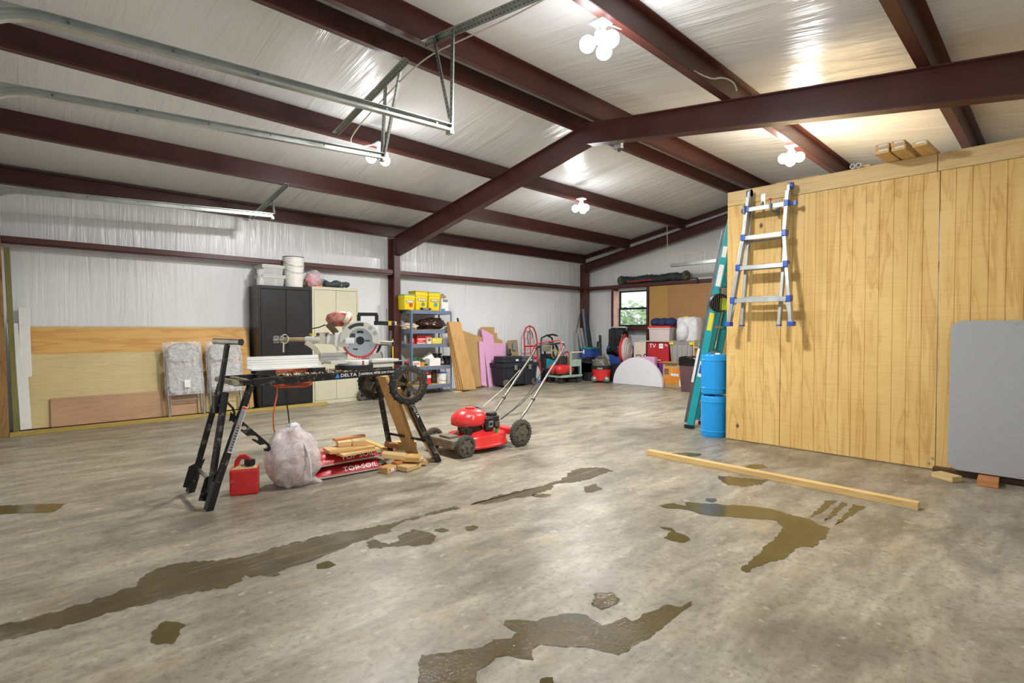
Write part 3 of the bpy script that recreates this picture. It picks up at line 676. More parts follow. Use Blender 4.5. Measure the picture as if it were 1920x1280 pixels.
wood('treated', 'b39a4e', '8d7a3a', 0, 1, .2); wood('old_plank', '96703c', '6d4e26', 2, 1, .35, stain=srgb(70, 46, 20)); wood('green_plank', '7f7a45', '5f5f30', 2, 1, .2)
wood('spruce', 'cfa468', 'b08246', 2, 1, .5); wood('offcut', 'd3a869', 'b5844a', 0, 1, .2); wood('offcut_pale', 'dbb981', 'c09a5e', 0, 1, .2)
t = T('base_timber', 'yellowish treated timber lying on the floor along the foot of the left wall', 'lumber', (0, 7.935, 0))
m = MB(); m.box((.05, 0, 0), (3.66, .085, .042)); m.build('timber', 'treated', t, bev=.003, seg=1)
def sheet(name, label, cat, x0, x1, h, y_b, y_t, z0, th, mat, grp=None):
    """sheet standing on its long edge and leaning on the wall: foot at y_b, top at y_t"""
    t = T(name, label, cat, ((x0+x1)/2, y_b, z0), group=grp); a = math.asin((y_t-y_b)/h); t.rotation_euler = (-a, 0, 0)
    m = MB(); m.box((-(x1-x0)/2, 0, 0), ((x1-x0)/2, th, h)); m.build('sheet', mat, t, bev=.001, seg=1); return t
sheet('plywood_sheet', 'knotty orange plywood sheet leaning on the left wall behind the other sheets', 'plywood', .20, 2.64, 1.17, 8.16, 8.395, .043, .012, 'ply_warm', 'sheets leaning on the left wall')
sheet('plywood_sheet', 'plywood sheet mostly hidden behind, its edge showing next to the black cabinet', 'plywood', .16, 2.60, 1.19, 8.19, 8.42, .043, .012, 'ply_pale', 'sheets leaning on the left wall')
sheet('fibreboard_sheet', 'wide pale tan board leaning in front of the orange plywood', 'board', .19, 1.66, .86, 8.11, 8.30, .043, .010, 'ply_pale', 'sheets leaning on the left wall')
sheet('fibreboard_sheet', 'pale board behind the wrapped folding chairs', 'board', 1.67, 2.50, .50, 8.11, 8.22, .043, .010, 'ply_pale', 'sheets leaning on the left wall')
sheet('hardboard_strip', 'low mauve brown hardboard strip leaning at the foot of the left wall', 'board', .40, 1.90, .335, 8.085, 8.16, .043, .006, 'panel_mauve')
for k, (x, w, h, lb, mt) in enumerate(((2.50, .05, .34, 'left thin board standing beside the black cabinet', 'spruce'), (2.56, .03, .36, 'right thin board standing beside the black cabinet', 'stud_end'))):
    t = T('thin_board', lb, 'board', (x, 8.09, .043), group='thin boards by the cabinet'); t.rotation_euler = (R(-10), 0, 0)
    m = MB(); m.box((0, 0, 0), (w, .02, h)); m.build('board', mt, t)
# white trim boards and tall planks at the left edge
for (x, w, h, yb, lb, ry) in ((.155, .10, 1.40, 8.15, 'tallest of the three white trim boards leaning at the left', -.5), (.105, .10, 1.21, 8.12, 'middle white trim board leaning at the left', -3.2), (.135, .10, .83, 8.09, 'shortest white trim board leaning at the left', -2.0)):
    t = T('trim_board', lb, 'board', (x, yb, .043), group='white trim boards leaning'); t.rotation_euler = (R(-9 if h > 1.3 else -8), R(ry), 0)
    m = MB(); m.box((0, 0, 0), (w, .018, h)); m.box((.004, -.006, 0), (.018, 0, h)); m.build('board', 'white_trim', t, bev=.002, seg=1)
for (p0, p1, w, d, mt, lb) in (((.0, 7.96, 0), (-.04, 8.14, 2.30), .10, .04, 'old_plank', 'tall stained brown plank leaning at the left edge'), ((.105, 8.05, .043), (.06, 8.20, 2.08), .05, .09, 'green_plank', 'tall greenish plank leaning beside the stained brown plank')):
    t = T('tall_plank', lb, 'plank', p0, group='tall planks at the left edge'); v = Vector(p1)-Vector(p0); q = frame((0, 0, 0), v, y=(0, 1, 0))
    m = MB(); m.box((0, -d/2, -w/2), (v.length, d/2, w/2)); m.v = [tuple(q @ Vector(p)) for p in m.v]; m.build('plank', mt, t, bev=.003, seg=1)
# folding chairs in plastic wrap
pm('chair_metal', '8d8478', .45, .4); pm('chair_pad', 'a9a49a', .7, bump=.1)
def folded_chair(label, x, y, rz):
    t = T('folding_chair', label, 'chair', (x, y, .044), rz, group='folded chairs wrapped in plastic'); lean = R(-12)
    L = lambda m: setattr(m, 'v', [tuple(Matrix.Rotation(lean, 4, 'X') @ Vector(p)) for p in m.v]) or m
    for s in (-1, 1):
        m = MB(); m.tube([(s*.20, 0, 0), (s*.205, 0, .45), (s*.20, 0, .80), (s*.17, 0, .90), (s*.10, 0, .945), (0, 0, .955)], .0125, 8); L(m).build('leg', 'chair_metal', t, smooth=True)
        m = MB(); m.tube([(s*.175, .035, .03), (s*.175, .035, .62)], .011, 8); L(m).build('leg', 'chair_metal', t, smooth=True)
        m = MB(); m.cyl((s*.20, 0, -.002), (s*.20, 0, .09), .0165); L(m).build('foot_cap', 'chair_metal', t)
    m = MB(); m.tube([(-.175, .035, .21), (.175, .035, .21)], .008, 6); L(m).build('crossbar', 'chair_metal', t)
    m = MB(); m.prism(rrect(-.17, .72, .17, .94, .08), .02, Matrix(((1, 0, 0, 0), (0, 0, -1, .005), (0, 1, 0, 0), (0, 0, 0, 1)))); L(m).build('backrest', 'chair_pad', t, bev=.004)
    m = MB(); m.prism(rrect(-.185, .30, .185, .69, .06), .035, Matrix(((1, 0, 0, 0), (0, 0, -1, .012), (0, 1, 0, 0), (0, 0, 0, 1)))); L(m).build('seat', 'chair_pad', t, bev=.006)
    m = MB(); nx, nz = 22, 34; vs = []; fs = []
    for sgn in (-1, 1):
        k = len(vs)
        for j in range(nz+1):
            for i in range(nx+1):
                u = -1+2*i/nx; z = .27+.71*j/nz; e = (1-u**6)
                d = .055*e+.018*mnoise.noise(Vector((u*5, z*9, sgn*3+x*3)))*e
                vs.append((u*(.225+.012*mnoise.noise(Vector((z*7, sgn, x)))), .01+sgn*d, z))
        for j in range(nz):
            for i in range(nx): a = k+j*(nx+1)+i; fs.append((a, a+1, a+nx+2, a+nx+1))
    m.add(vs, fs); L(m).build('plastic_wrap', 'clear_wrap', t, smooth=True)
    m = MB(); m.box((-.02, -.062, .36), (.05, -.060, .46)); L(m).build('paper_label', 'tag_white', t)
folded_chair('left folded chair wrapped in clear plastic against the left wall', 1.75, 7.985, 0); folded_chair('right folded chair wrapped in clear plastic next to the black cabinet', 2.24, 7.99, R(-3))
# storage cabinets
pm('cab_black', '181a1f', .38, var=.08, scale=3); pm('cab_beige', 'c3bfa6', .4, var=.04, scale=3); pm('gap', '0a0a0b', .9)
def cabinet(label, x0, x1, y0, y1, h, mat, grp):
    t = T('storage_cabinet', label, 'cabinet', ((x0+x1)/2, y0, 0), group=grp); w = (x1-x0)/2; d = y1-y0
    m = MB(); m.box((-w, .02, 0), (w, d, h)); m.box((-w, 0, 0), (-w+.03, .02, h)); m.box((w-.03, 0, 0), (w, .02, h)); m.box((-w+.03, 0, h-.045), (w-.03, .02, h)); m.box((-w+.03, 0, 0), (w-.03, .02, .06)); m.build('body', mat, t, bev=.003, seg=1)
    m = MB(); m.box((-w+.03, .012, .06), (w-.03, .022, h-.045)); m.build('door_gap', 'gap', t)
    for s in (-1, 1):
        a, b = sorted((s*.002, s*(w-.033))); m = MB(); m.box((a, -.001, .064), (b, .016, h-.049)); dr = m.build('door', mat, t, bev=.003, seg=1)
        m = MB(); m.box((s*.03-.012, -.018, .92), (s*.03+.012, -.001, 1.05)); m.build('handle', 'black_plastic' if mat == 'cab_black' else mat, dr, bev=.004)
    return t
cabinet('tall black metal storage cabinet with two doors', 2.674, 3.452, 8.03, 8.43, 1.812, 'cab_black', 'tall storage cabinets')
cabinet('tall beige metal storage cabinet with two doors', 3.458, 4.233, 8.03, 8.43, 1.837, 'cab_beige', 'tall storage cabinets')
# things on top of the cabinets
def tote(t, w, d, h, mat, lidmat, lidh=.03, taper=.9, lid=True, bev=.012, ribs=0):
    """lidded bin: tapered body and a lid"""
    m = MB(); m.add([(-w/2*taper, -d/2*taper, 0), (w/2*taper, -d/2*taper, 0), (w/2*taper, d/2*taper, 0), (-w/2*taper, d/2*taper, 0), (-w/2, -d/2, h), (w/2, -d/2, h), (w/2, d/2, h), (-w/2, d/2, h)],
        [(0,3,2,1),(4,5,6,7),(0,1,5,4),(1,2,6,5),(2,3,7,6),(3,0,4,7)]); m.build('body', mat, t, bev=bev, smooth=True)
    m = MB(); m.box((-w/2-.012, -d/2-.012, h-.035), (w/2+.012, d/2+.012, h-.012)); m.build('rim', mat, t, bev=.006)
    if lid: m = MB(); m.box((-w/2-.014, -d/2-.014, h-.010), (w/2+.014, d/2+.014, h-.010+lidh)); m.box((-w/2+.03, -d/2+.03, h+lidh-.012), (w/2-.03, d/2-.03, h+lidh)); m.build('lid', lidmat, t, bev=.005)
    for k in range(ribs):
        x = -w/2*.8+k*w*.8/(ribs-1); m = MB(); m.box((x-.006, -d/2-.004, .03), (x+.006, -d/2+.02, h-.04)); m.build('rib', mat, t)
t = T('plastic_bin', 'lower clear plastic bin on top of the black cabinet', 'bin', (2.90, 8.20, 1.813), group='clear bins on the black cabinet'); tote(t, .31, .30, .15, 'clear_bin', 'clear_bin', .02)
t = T('plastic_bin', 'upper clear plastic bin stacked on top of the black cabinet', 'bin', (2.895, 8.20, 1.979), group='clear bins on the black cabinet'); tote(t, .30, .28, .13, 'clear_bin', 'clear_bin', .02)
t = T('clear_jug', 'clear jug with dark contents at the left end of the black cabinet top', 'jug', (2.725, 8.10, 1.813))
m = MB(); m.lathe([(0, 0), (.048, 0), (.05, .02), (.05, .10), (.035, .13), (.035, .15), (.048, .17), (.048, .22), (.035, .235), (0, .235)], 20); m.build('jug', 'clear_bin', t, smooth=True)
m = MB(); m.cyl((0, 0, .115), (0, 0, .125), .03); m.build('dark_cap', 'black_plastic', t)
pm('bucket_white', 'e9e7e0', .4, var=.03); pm('wire', '8b8b86', .4, .8); pm('navy', '25304d', .5)
def bucket(label, loc, top, s=1.0):
    t = T('plastic_bucket', label, 'bucket', loc, group='white buckets nested on the cabinet')
    m = MB(); m.lathe([(.0, 0), (.128*s, 0), (.132*s, .01), (.148*s, .285), (.155*s, .287), (.155*s, .30), (.149*s, .302), (.150*s, .325), (.157*s, .327), (.157*s, .34), (.150*s, .342), (.152*s, .365), (.145*s, .365), (.145*s, .34)], 32); m.build('body', 'bucket_white', t, smooth=True)
    m = MB(); m.tube([(.156*math.cos(R(a)), .156*math.sin(R(a))-.012*abs(math.sin(R(a))), .30-.09*abs(math.sin(R(a)))) for a in range(180, 361, 12)], .0022, 6); m.build('handle', 'wire', t)
    if top: m = MB(); m.lathe([(.146, .357), (.155, .357), (.155, .367), (.146, .367), (.146, .357)], 32); m.build('rim', 'navy', t, smooth=True)
bucket('lower of two nested white buckets on the black cabinet', (3.24, 8.19, 1.813), False); bucket('upper of two nested white buckets on the black cabinet', (3.24, 8.19, 1.910), True)
pm('orange_cord', 'd9663a', .5, var=.1); pm('pink_cloth', 'd58d94', .7, var=.12, scale=10, bump=.2)
t = T('pink_bag', 'clear bag with pink cloth on the black cabinet beside the white buckets', 'bag', (3.545, 8.19, 1.838))
m = MB(); blob(m, (0, 0, .11), (.125, .10, .125), 24, 16, .14, 3, 4, 0); m.build('cloth', 'pink_cloth', t, smooth=True)
m = MB(); blob(m, (.02, 0, .125), (.14, .115, .14), 24, 16, .18, 3, 5, 0); m.build('clear_bag', 'clear_wrap', t, smooth=True)
m = MB(); m.cb((.05, -.09, .012), (.10, .06, .02)); m.build('orange_tag', 'orange_cord', t)
pm('tarp_grey', '3f474d', .7, var=.2, scale=25, bump=.3)
t = T('rolled_tarp', 'dark grey rolled cloth on top of the beige cabinet', 'cloth roll', (3.90, 8.19, 1.838))
m = MB(); m.tube([(-.21+.42*i/12, .02*math.sin(i), .06+.012*math.sin(i*1.3)) for i in range(13)], [.055+.012*math.sin(i*.9+1) for i in range(13)], 14)
m.v = [(x, y*1.5, max(0, z*(1.0)+(.012*mnoise.noise(Vector((x*14, y*14, z*14)))))) for x, y, z in m.v]; m.build('roll', 'tarp_grey', t, smooth=True)
m = MB(); m.tube([(.08, .09*math.cos(a*.5), .058+.066*math.sin(a*.5)) for a in range(13)], .003, 5, closed=True); m.build('string', 'rope', t)
# ------------------------------------------------------------------ mitre saw stand
pm('stand_black', '1b1b1c', .42, .3, .1, 20, .03, dust=.22, dustc=(.34, .30, .22)); pm('stand_foam', '8a8468', .8, var=.2, bump=.2); pm('steel_bright', 'b5b2a6', .28, .9)
pm('sawdust', 'dccba6', .95, var=.12, scale=90, bump=.4); pm('tyre', '232323', .75, var=.2, scale=50, bump=.4, dust=.18, dustc=(.36, .33, .26)); pm('bronze', '6f5f42', .35, .7, .15, 20, dust=.1); pm('paint_white', 'f0f0ee', .5, var=.02); pm('paint_blue', '2f7fd0', .5, var=.02); pm('label_grey', '83878a', .5)
st = T('saw_stand', 'black folding mitre saw stand with wheels and sawdust', 'saw stand')
YF, YB = 3.95, 4.30
def bm(p, q, w, h, nm, mat='stand_black', par=st, up=(0, 0, 1), bev=.003):
    m = MB(); m.beam(p, q, w, h, up); return m.build(nm, mat, par, bev=bev, seg=1)
fr = bm((1.27, YF, .798), (2.46, YF, .815), .03, .055, 'front_beam'); bm((1.15, YF+.004, .798), (1.40, YF+.004, .800), .025, .038, 'beam_extension')
bm((1.15, YB, .800), (2.46, YB, .815), .03, .055, 'rear_beam')
for x in (1.40, 1.62, 1.95, 2.25): bm((x, YF, .825), (x, YB, .825), .035, .018, 'cross_bar')
m = MB(); m.tube([(1.155, YF-.03, .803), (1.155, YB+.06, .803)], .021, 12); m.build('end_roller', 'stand_foam', st, smooth=True)
m = MB(); m.tube([(1.23, YF, .812), (1.23, YB, .812)], .016, 10); m.build('foam_tube', 'stand_foam', st, smooth=True)
# lettering on the front beam
Mt = lambda x, z: frame((x, YF-.0162, z), (1, 0, .0143), y=(0, 0, 1))
text('DELTA', .036, Mt(1.985, .8085), 'paint_white', fr, squash=1.25); text('UNIVERSAL MITER SAW STAND', .026, Mt(2.245, .812), 'paint_white', fr, squash=.86)
m = MB(); m.prism([(-.02, -.016), (.02, -.016), (0, .02)], .0006, Mt(1.892, .8075)); m.build('triangle_mark', 'paint_blue', fr)
m = MB(); m.box((2.075, YF-.0165, .792), (2.078, YF-.0155, .828)); m.build('divider_mark', 'paint_white', fr)
# left legs
foot1, foot2 = Vector((.95, 3.815, .012)), Vector((.965, 4.34, .012))
fleg = bm((1.255, YF, .775), foot1, .034, .04, 'leg'); bm((1.10, YF+.02, .74), (.97, 3.86, .10), .034, .036, 'leg'); bm((1.16, YB, .775), foot2, .036, .04, 'leg')
for f in (foot1, foot2):
    d = (Vector((1.2, f.y+.08, .775))-f).normalized(); m = MB(); m.beam(f-d*.01, f+d*.17, .042, .048); m.build('foot', 'stand_black', st, bev=.004)
m = MB(); m.tube([(1.0, 3.86, .16), (1.01, 4.30, .16)], .014, 10); m.build('foot_crossbar', 'steel_bright', st, smooth=True)
for y in (3.90, 4.31):
    m = MB(); m.prism([(0, 0), (.085, .20), (-.02, .16), (-.06, .02)], .006, frame((.99-.02, y, .035), (1, 0, 0), y=(0, 0, 1))); m.build('gusset', 'stand_black', st)
Ml = frame(Vector((1.255, YF, .775))*.63+foot1*.37+Vector((.004, -.0205, 0)), Vector((1.255, YF, .775))-foot1, y=(-.9, 0, .35))
pl = MB(); pl.box((-.16, -.016, 0), (.16, .016, .001)); pl.v = [tuple(Ml @ Vector(p)) for p in pl.v]; lb = pl.build('warning_label', 'tag_white', st)
pl = MB(); pl.box((-.155, -.013, .001), (.02, .013, .0015)); pl.box((.03, -.013, .001), (.135, .013, .0015)); pl.v = [tuple(Ml @ Vector(p)) for p in pl.v]; pl.build('label_print', 'label_grey', lb)
pl = MB(); pl.box((.021, -.014, .001), (.029, .014, .0016)); pl.box((.138, -.014, .001), (.156, .014, .0016)); pl.v = [tuple(Ml @ Vector(p)) for p in pl.v]; pl.build('label_band', 'red_plastic', lb)
pl = MB()
for k in range(9): pl.box((-.145+k*.019, -.008, .0016), (-.137+k*.019, .006, .0019))
pl.v = [tuple(Ml @ Vector(p)) for p in pl.v]; pl.build('label_marks', 'black_plastic', lb, kind='stuff')
# roller support at the left, its knob and notched hook arm
po = bm((1.06, 4.02, .63), (1.135, 4.04, 1.065), .032, .026, 'roller_post')
m = MB(); m.tube([(1.20, 3.955, 1.083), (1.075, 4.13, 1.090)], .021, 14); m.build('roller', 'steel_bright', po, smooth=True)
m = MB(); m.tube([(1.202, 3.951, 1.083), (1.196, 3.960, 1.083)], .023, 14); m.build('roller_cap', 'black_plastic', po)
m = MB(); m.tube([(1.08, 3.985, .655), (1.085, 3.955, .655)], .022, 10); m.build('knob', 'steel_bright', st, smooth=True)
m = MB(); m.box((1.035, 3.98, .60), (1.10, 4.05, .72)); m.build('clamp_block', 'stand_black', st, bev=.006)
q = [(432, 772), (446, 782), (505, 832), (508, 842), (503, 846), (495, 845), (494, 840), (499, 841), (502, 837), (497, 832), (487, 834), (473, 825), (472, 822), (478, 823), (483, 826), (484, 821), (478, 816), (463, 817), (451, 807), (452, 804), (459, 806), (463, 803), (460, 798), (446, 799), (430, 785)]
m = MB(); Mq = frame((0, YF+.03, 0), (1, 0, 0), y=(0, 0, 1)); m.prism([(oY(a, b, YF+.03).x, oY(a, b, YF+.03).z) for a, b in q], .006, Mq); m.build('notched_arm', 'stand_black', st)
m = MB(); m.tube([oY(a, b, YF+.03) for a, b in ((424, 752), (430, 758), (436, 764), (440, 774), (438, 784), (430, 788))], .008, 8); m.build('latch_arm', 'stand_black', st)
# right legs
f3, f4 = Vector((2.77, 3.82, .012)), Vector((2.98, 4.62, .012))
lg = bm((2.45, 3.93, .74), f3, .038, .042, 'leg'); bm((2.43, YB, .80), (2.62, 4.36, .012), .036, .04, 'leg')
d = (Vector((2.45, 3.93, .74))-f3).normalized(); bm(f3-d*.01, f3+d*.26, .046, .05, 'foot')
text('DELTA', .034, frame(f3+d*.50+Vector((-.003, -.0222, 0)), d*-1, y=(.9, 0, .37)), 'paint_white', lg, squash=1.2)
m = MB(); m.prism([(-.016, -.013), (.016, -.013), (0, .016)], .0008, frame(f3+d*.585+Vector((-.003, -.0222, 0)), d*-1, y=(.9, 0, .37))); m.build('triangle_mark', 'paint_blue', lg)
bm((2.66, 3.86, .20), (2.60, 4.34, .20), .02, .02, 'foot_crossbar')
bm((2.50, 3.97, .62), (2.72, 3.97, .16), .035, .008, 'notched_arm')
bm((2.46, YF, .80), (2.52, 3.93, .70), .05, .03, 'wheel_bracket'); bm((2.40, YB, .80), (2.47, 4.34, .70), .05, .03, 'wheel_bracket')
# roller support at the right
po = bm((2.36, 4.27, .83), (2.46, 4.25, 1.045), .024, .02, 'roller_post')
m = MB(); m.tube([(2.50, 4.10, 1.045), (2.38, 4.32, 1.052)], .021, 14); m.build('roller', 'steel_bright', po, smooth=True)
m = MB(); m.tube([(2.502, 4.096, 1.045), (2.496, 4.107, 1.045)], .023, 14); m.build('roller_cap', 'black_plastic', po)
m = MB(); m.tube([(2.50, 3.97, .885), (2.42, 4.03, .885)], [.022, .014], 10); m.build('clamp_knob', 'black_plastic', st, smooth=True)
m = MB(); m.tube([(2.42, 4.03, .885), (2.36, 4.07, .885)], .007, 8); m.build('clamp_rod', 'steel_bright', st)
def wheel(par, c, r, w, axis, hubmat, tyremat, spokes=5, nm='wheel', rim=.70):
    """spoked wheel: tyre, rim, double spokes and hub"""
    M = frame(c, Vector(axis).orthogonal(), z=axis)
    m = MB(); pr = [(r*rim, -w/2), (r*.90, -w/2), (r*.985, -w*.3), (r, -w*.1), (r, w*.1), (r*.985, w*.3), (r*.90, w/2), (r*rim, w/2), (r*rim, -w/2)]; m.lathe(pr, 40, M)
    t = m.build(nm, tyremat, par, smooth=50)
    m = MB()
    for k in range(30):
        a = 2*math.pi*k/30; m.cb((0, 0, 0), (r*.055, r*.07, w*.42))
        Mk = M @ Matrix.Rotation(a, 4, 'Z') @ Matrix.Translation((r*1.0, 0, w*.22*(1 if k % 2 else -1)))
        m.v[-8:] = [tuple(Mk @ Vector(p)) for p in m.v[-8:]]
    m.build('tread', tyremat, t, kind='stuff')
    m = MB(); m.lathe([(r*(rim-.08), -w*.42), (r*(rim+.01), -w*.46), (r*(rim+.01), w*.46), (r*(rim-.08), w*.42), (r*(rim-.08), -w*.42)], 36, M); m.build('rim', hubmat, t, smooth=40)
    for k in range(spokes):
        a = 2*math.pi*k/spokes+.3
        m = MB()
        for s in (-1, 1):
            Mk = M @ Matrix.Rotation(a+s*.10, 4, 'Z'); m.cb((0, 0, 0), (r*(rim-.2), r*.085, w*.5)); m.v[-8:] = [tuple(Mk @ (Vector(p)+Vector((r*(rim+.12)/2, 0, 0)))) for p in m.v[-8:]]
        m.build('spoke', hubmat, t)
    m = MB(); m.lathe([(0, -w*.5), (r*.15, -w*.5), (r*.15, w*.5), (r*.09, w*.62), (0, w*.62)], 16, M); m.build('hub', hubmat, t, smooth=40)
    m = MB(); m.lathe([(0, -w*.62), (r*.09, -w*.62), (r*.15, -w*.5)], 16, M); m.build('hub_cap', hubmat, t, smooth=40)
    return t
wheel(st, (2.487, 3.85, .703), .170, .045, (-.20, -1, 0), 'bronze', 'tyre'); wheel(st, (2.47, 4.36, .700), .170, .045, (-.12, -1, 0), 'bronze', 'tyre')
m = MB(); m.tube([(2.487, 3.85, .703), (2.47, 4.36, .70)], .01, 8); m.build('axle', 'steel_bright', st)
m = MB(); random.seed(5)
for k in range(260):
    x = 1.45+random.random()*.75; y = YF+random.random()*.33; s = .004+random.random()*.008; m.cb((x, y, .834+random.random()*.003), (s*1.6, s*1.3, s*.5), (random.random(), random.random(), random.random()*3))
m.build('sawdust_heap', 'sawdust', st, kind='stuff')
base(st)
# ------------------------------------------------------------------ mitre saw
pm('saw_cast', 'cfc9b4', .5, .1, .08, 20, dust=.15, dustc=(.62, .54, .38)); pm('saw_white', 'e4e4e0', .4, var=.03); pm('saw_red', 'a82a2a', .42, var=.1, dust=.35, dustc=(.60, .47, .33)); pm('blade_grey', 'a3a5a5', .3, .7, .04, 4); pm('guard_grey', 'c9c8bd', .4, var=.05); pm('brown_hose', '57492f', .7, var=.2); pm('yellow_plastic', 'e0b21c', .45); pm('tube_tan', 'b3a27c', .4, .4); pm('print_dark', '34373a', .5)
SC = Vector((2.115, 4.10, .842)); SR = R(-27)
sw = T('mitre_saw', 'sliding mitre saw with round blade, red motor and black handle on the stand', 'saw', SC, SR)
g = lambda px, py, w=0.0: Vector(((px-652)/225, w, 1.17+(617-py)/225-SC.z))     # photo pixel on the saw's own face -> saw coordinates
def sb(nm, mat, fn, par=sw, **k):
    m = MB(); fn(m); return m.build(nm, mat, par, **k)
sb('base', 'black_plastic', lambda m: m.lathe([(0, 0), (.15, 0), (.15, .035), (0, .035)], 24), smooth=True)
sb('turntable', 'saw_white', lambda m: m.lathe([(0, .036), (.125, .036), (.128, .042), (.128, .072), (.12, .078), (0, .078)], 40), smooth=True)
sb('mitre_pointer', 'red_plastic', lambda m: m.cb((.075, -.105, .057), (.012, .012, .034)))
inv = Matrix.Rotation(-SR, 4, 'Z')
def wb(nm, mat, p, q, w, h, **k):
    """bar given in room axes relative to the saw centre"""
    m = MB(); m.beam(Vector(p), Vector(q), w, h); m.v = [tuple(inv @ Vector(v)) for v in m.v]; return m.build(nm, mat, sw, **k)
wb('table_wing', 'guard_grey', (.10, -.05, .066), (.36, -.05, .066), .14, .024, bev=.004)
wb('wing_web', 'guard_grey', (.12, -.10, .035), (.32, -.10, .035), .012, .05, bev=.003)
wb('clamp', 'yellow_plastic', (.14, -.07, .02), (.30, -.07, .02), .03, .018)
wb('table_wing', 'guard_grey', (-.10, -.03, .066), (-.24, -.03, .066), .12, .024, bev=.004)
wb('fence', 'alu', (-.27, .05, .108), (-.035, .05, .108), .02, .062, bev=.002)
wb('fence_lip', 'alu', (-.27, .035, .118), (-.06, .035, .118), .012, .006)
wb('fence', 'alu', (.10, .05, .10), (.30, .05, .10), .02, .05, bev=.002)
bc = g(664, 637.5)
def tooth(m):
    r0, r1 = .141, .152; n = 48; vs = []
    for k in range(n): a = 2*math.pi*k/n; vs += [(r0*math.cos(a), r0*math.sin(a)), (r1*math.cos(a+.05), r1*math.sin(a+.05)), (r1*math.cos(a+.085), r1*math.sin(a+.085)), (r0*math.cos(a+.1), r0*math.sin(a+.1))]
    m.prism(vs, .003, frame(bc+Vector((0, .0015, 0)), (1, 0, 0), y=(0, 0, 1)))
bl = sb('blade', 'red_plastic', tooth)
sb('blade_disc', 'blade_grey', lambda m: m.lathe([(0, 0), (.131, 0), (.131, .0042), (0, .0042)], 48, frame(bc+Vector((0, .0022, 0)), (1, 0, 0), y=(0, 0, 1))), bl, smooth=True)
fy = bc.y-.0028
def pr(poly, nm='blade_print', mat='print_dark'): sb(nm, mat, lambda m: m.prism([(x, z) for x, z in poly], .0006, frame((bc.x, fy, bc.z), (1, 0, 0), y=(0, 0, 1))), bl)
pr([(-.085, .028), (-.04, .028), (-.04, .058), (-.075, .058)]); pr([(-.09, -.02), (-.045, -.02), (-.045, .012), (-.09, .012)]); pr([(.035, -.008), (.075, -.008), (.08, .004), (.04, .004)]); pr([(-.06, -.075), (-.02, -.08), (-.02, -.066), (-.06, -.064)]); pr([(-.03, .062), (.03, .062), (.02, .082), (-.02, .082)])
sb('blade_hub', 'black_plastic', lambda m: m.lathe([(0, 0), (.034, 0), (.030, .012), (0, .012)], 20, frame(bc+Vector((0, -.003, 0)), (1, 0, 0), y=(0, 0, 1))), bl, smooth=True)
def guard(m):
    out = [(.163*math.cos(R(a)), .163*math.sin(R(a))) for a in range(-12, 196, 8)]; inn = [(.098*math.cos(R(a)), .098*math.sin(R(a))) for a in range(188, -13, -8)]
    m.prism(out+inn, .055, frame(bc+Vector((0, .03, 0)), (1, 0, 0), y=(0, 0, 1)))
gd = sb('blade_guard', 'guard_grey', guard, bev=.006)
sb('guard_print', 'print_dark', lambda m: m.prism([(.148*math.cos(R(a)), .148*math.sin(R(a))) for a in range(78, 136, 6)]+[(.122*math.cos(R(a)), .122*math.sin(R(a))) for a in range(132, 77, -6)], .0008, frame(bc+Vector((0, -.0255, 0)), (1, 0, 0), y=(0, 0, 1))), gd)
for a0 in (52, 28):
    sb('guard_print', 'blade_grey', lambda m: m.prism([(.148*math.cos(R(a)), .148*math.sin(R(a))) for a in (a0-7, a0, a0+7)]+[(.118*math.cos(R(a)), .118*math.sin(R(a))) for a in (a0+6, a0, a0-6)], .0008, frame(bc+Vector((0, -.0255, 0)), (1, 0, 0), y=(0, 0, 1))), gd)
sb('guard_back', 'saw_cast', lambda m: m.lathe([(0, 0), (.15, 0), (.15, .03), (.05, .05), (0, .05)], 32, frame(bc+Vector((0, .07, 0)), (1, 0, 0), y=(0, 0, -1))), smooth=True)
sb('gearbox', 'saw_white', lambda m: (m.cb(g(631, 636, .04), (.115, .10, .12)), m.beam(g(604, 634, .05), g(625, 636, .05), .06, .085)), bev=.014)
sb('gearbox_nose', 'saw_white', lambda m: m.cb(g(645, 638, -.02), (.075, .05, .045)), bev=.01)
sb('motor', 'saw_red', lambda m: m.tube([g(605, 603, .06), g(609, 600, .06), g(620, 597, .06), (g(634, 597, .06)), g(643, 599, .06), g(647, 601, .06)], [.025, .052, .064, .064, .055, .03], 16), smooth=60)
sb('motor_mount', 'saw_cast', lambda m: (m.beam(g(640, 600, .06), g(640, 628, .06), .07, .07, (1, 0, 0)), m.beam(g(638, 606, .06), g(652, 612, .07), .05, .05)), bev=.012)
sb('motor_band', 'saw_cast', lambda m: m.tube([g(636, 596, .06), g(644, 600, .06)], [.068, .058], 16), smooth=60)
sb('handle_mount', 'brown_hose', lambda m: m.beam(g(606, 606, .03), g(622, 624, .03), .05, .05), bev=.01)
sb('slide_tube', 'tube_tan', lambda m: m.tube([g(514, 635, .05), g(572, 635, .05)], .017, 14), smooth=True)
sb('tube_end', 'galv', lambda m: m.tube([g(513, 635, .05), g(521, 635, .05)], .029, 16), smooth=True)
sb('tube_clamp', 'galv', lambda m: m.tube([g(524, 635, .05), g(529, 635, .05)], .030, 16), smooth=True)
sb('cord_strap', 'rope', lambda m: (m.tube([g(532+6*math.cos(a*.42), 634+8*math.sin(a*.42), .03) for a in range(15)], .005, 6, closed=True), m.tube([g(530, 640, .028), g(529.5, 658, .028)], .006, 6)), smooth=True)
sb('slide_housing', 'guard_grey', lambda m: m.tube([g(566, 636, .05), g(572, 636, .05), g(588, 636, .05), g(592, 636, .05)], [.024, .031, .031, .026], 14), smooth=True)
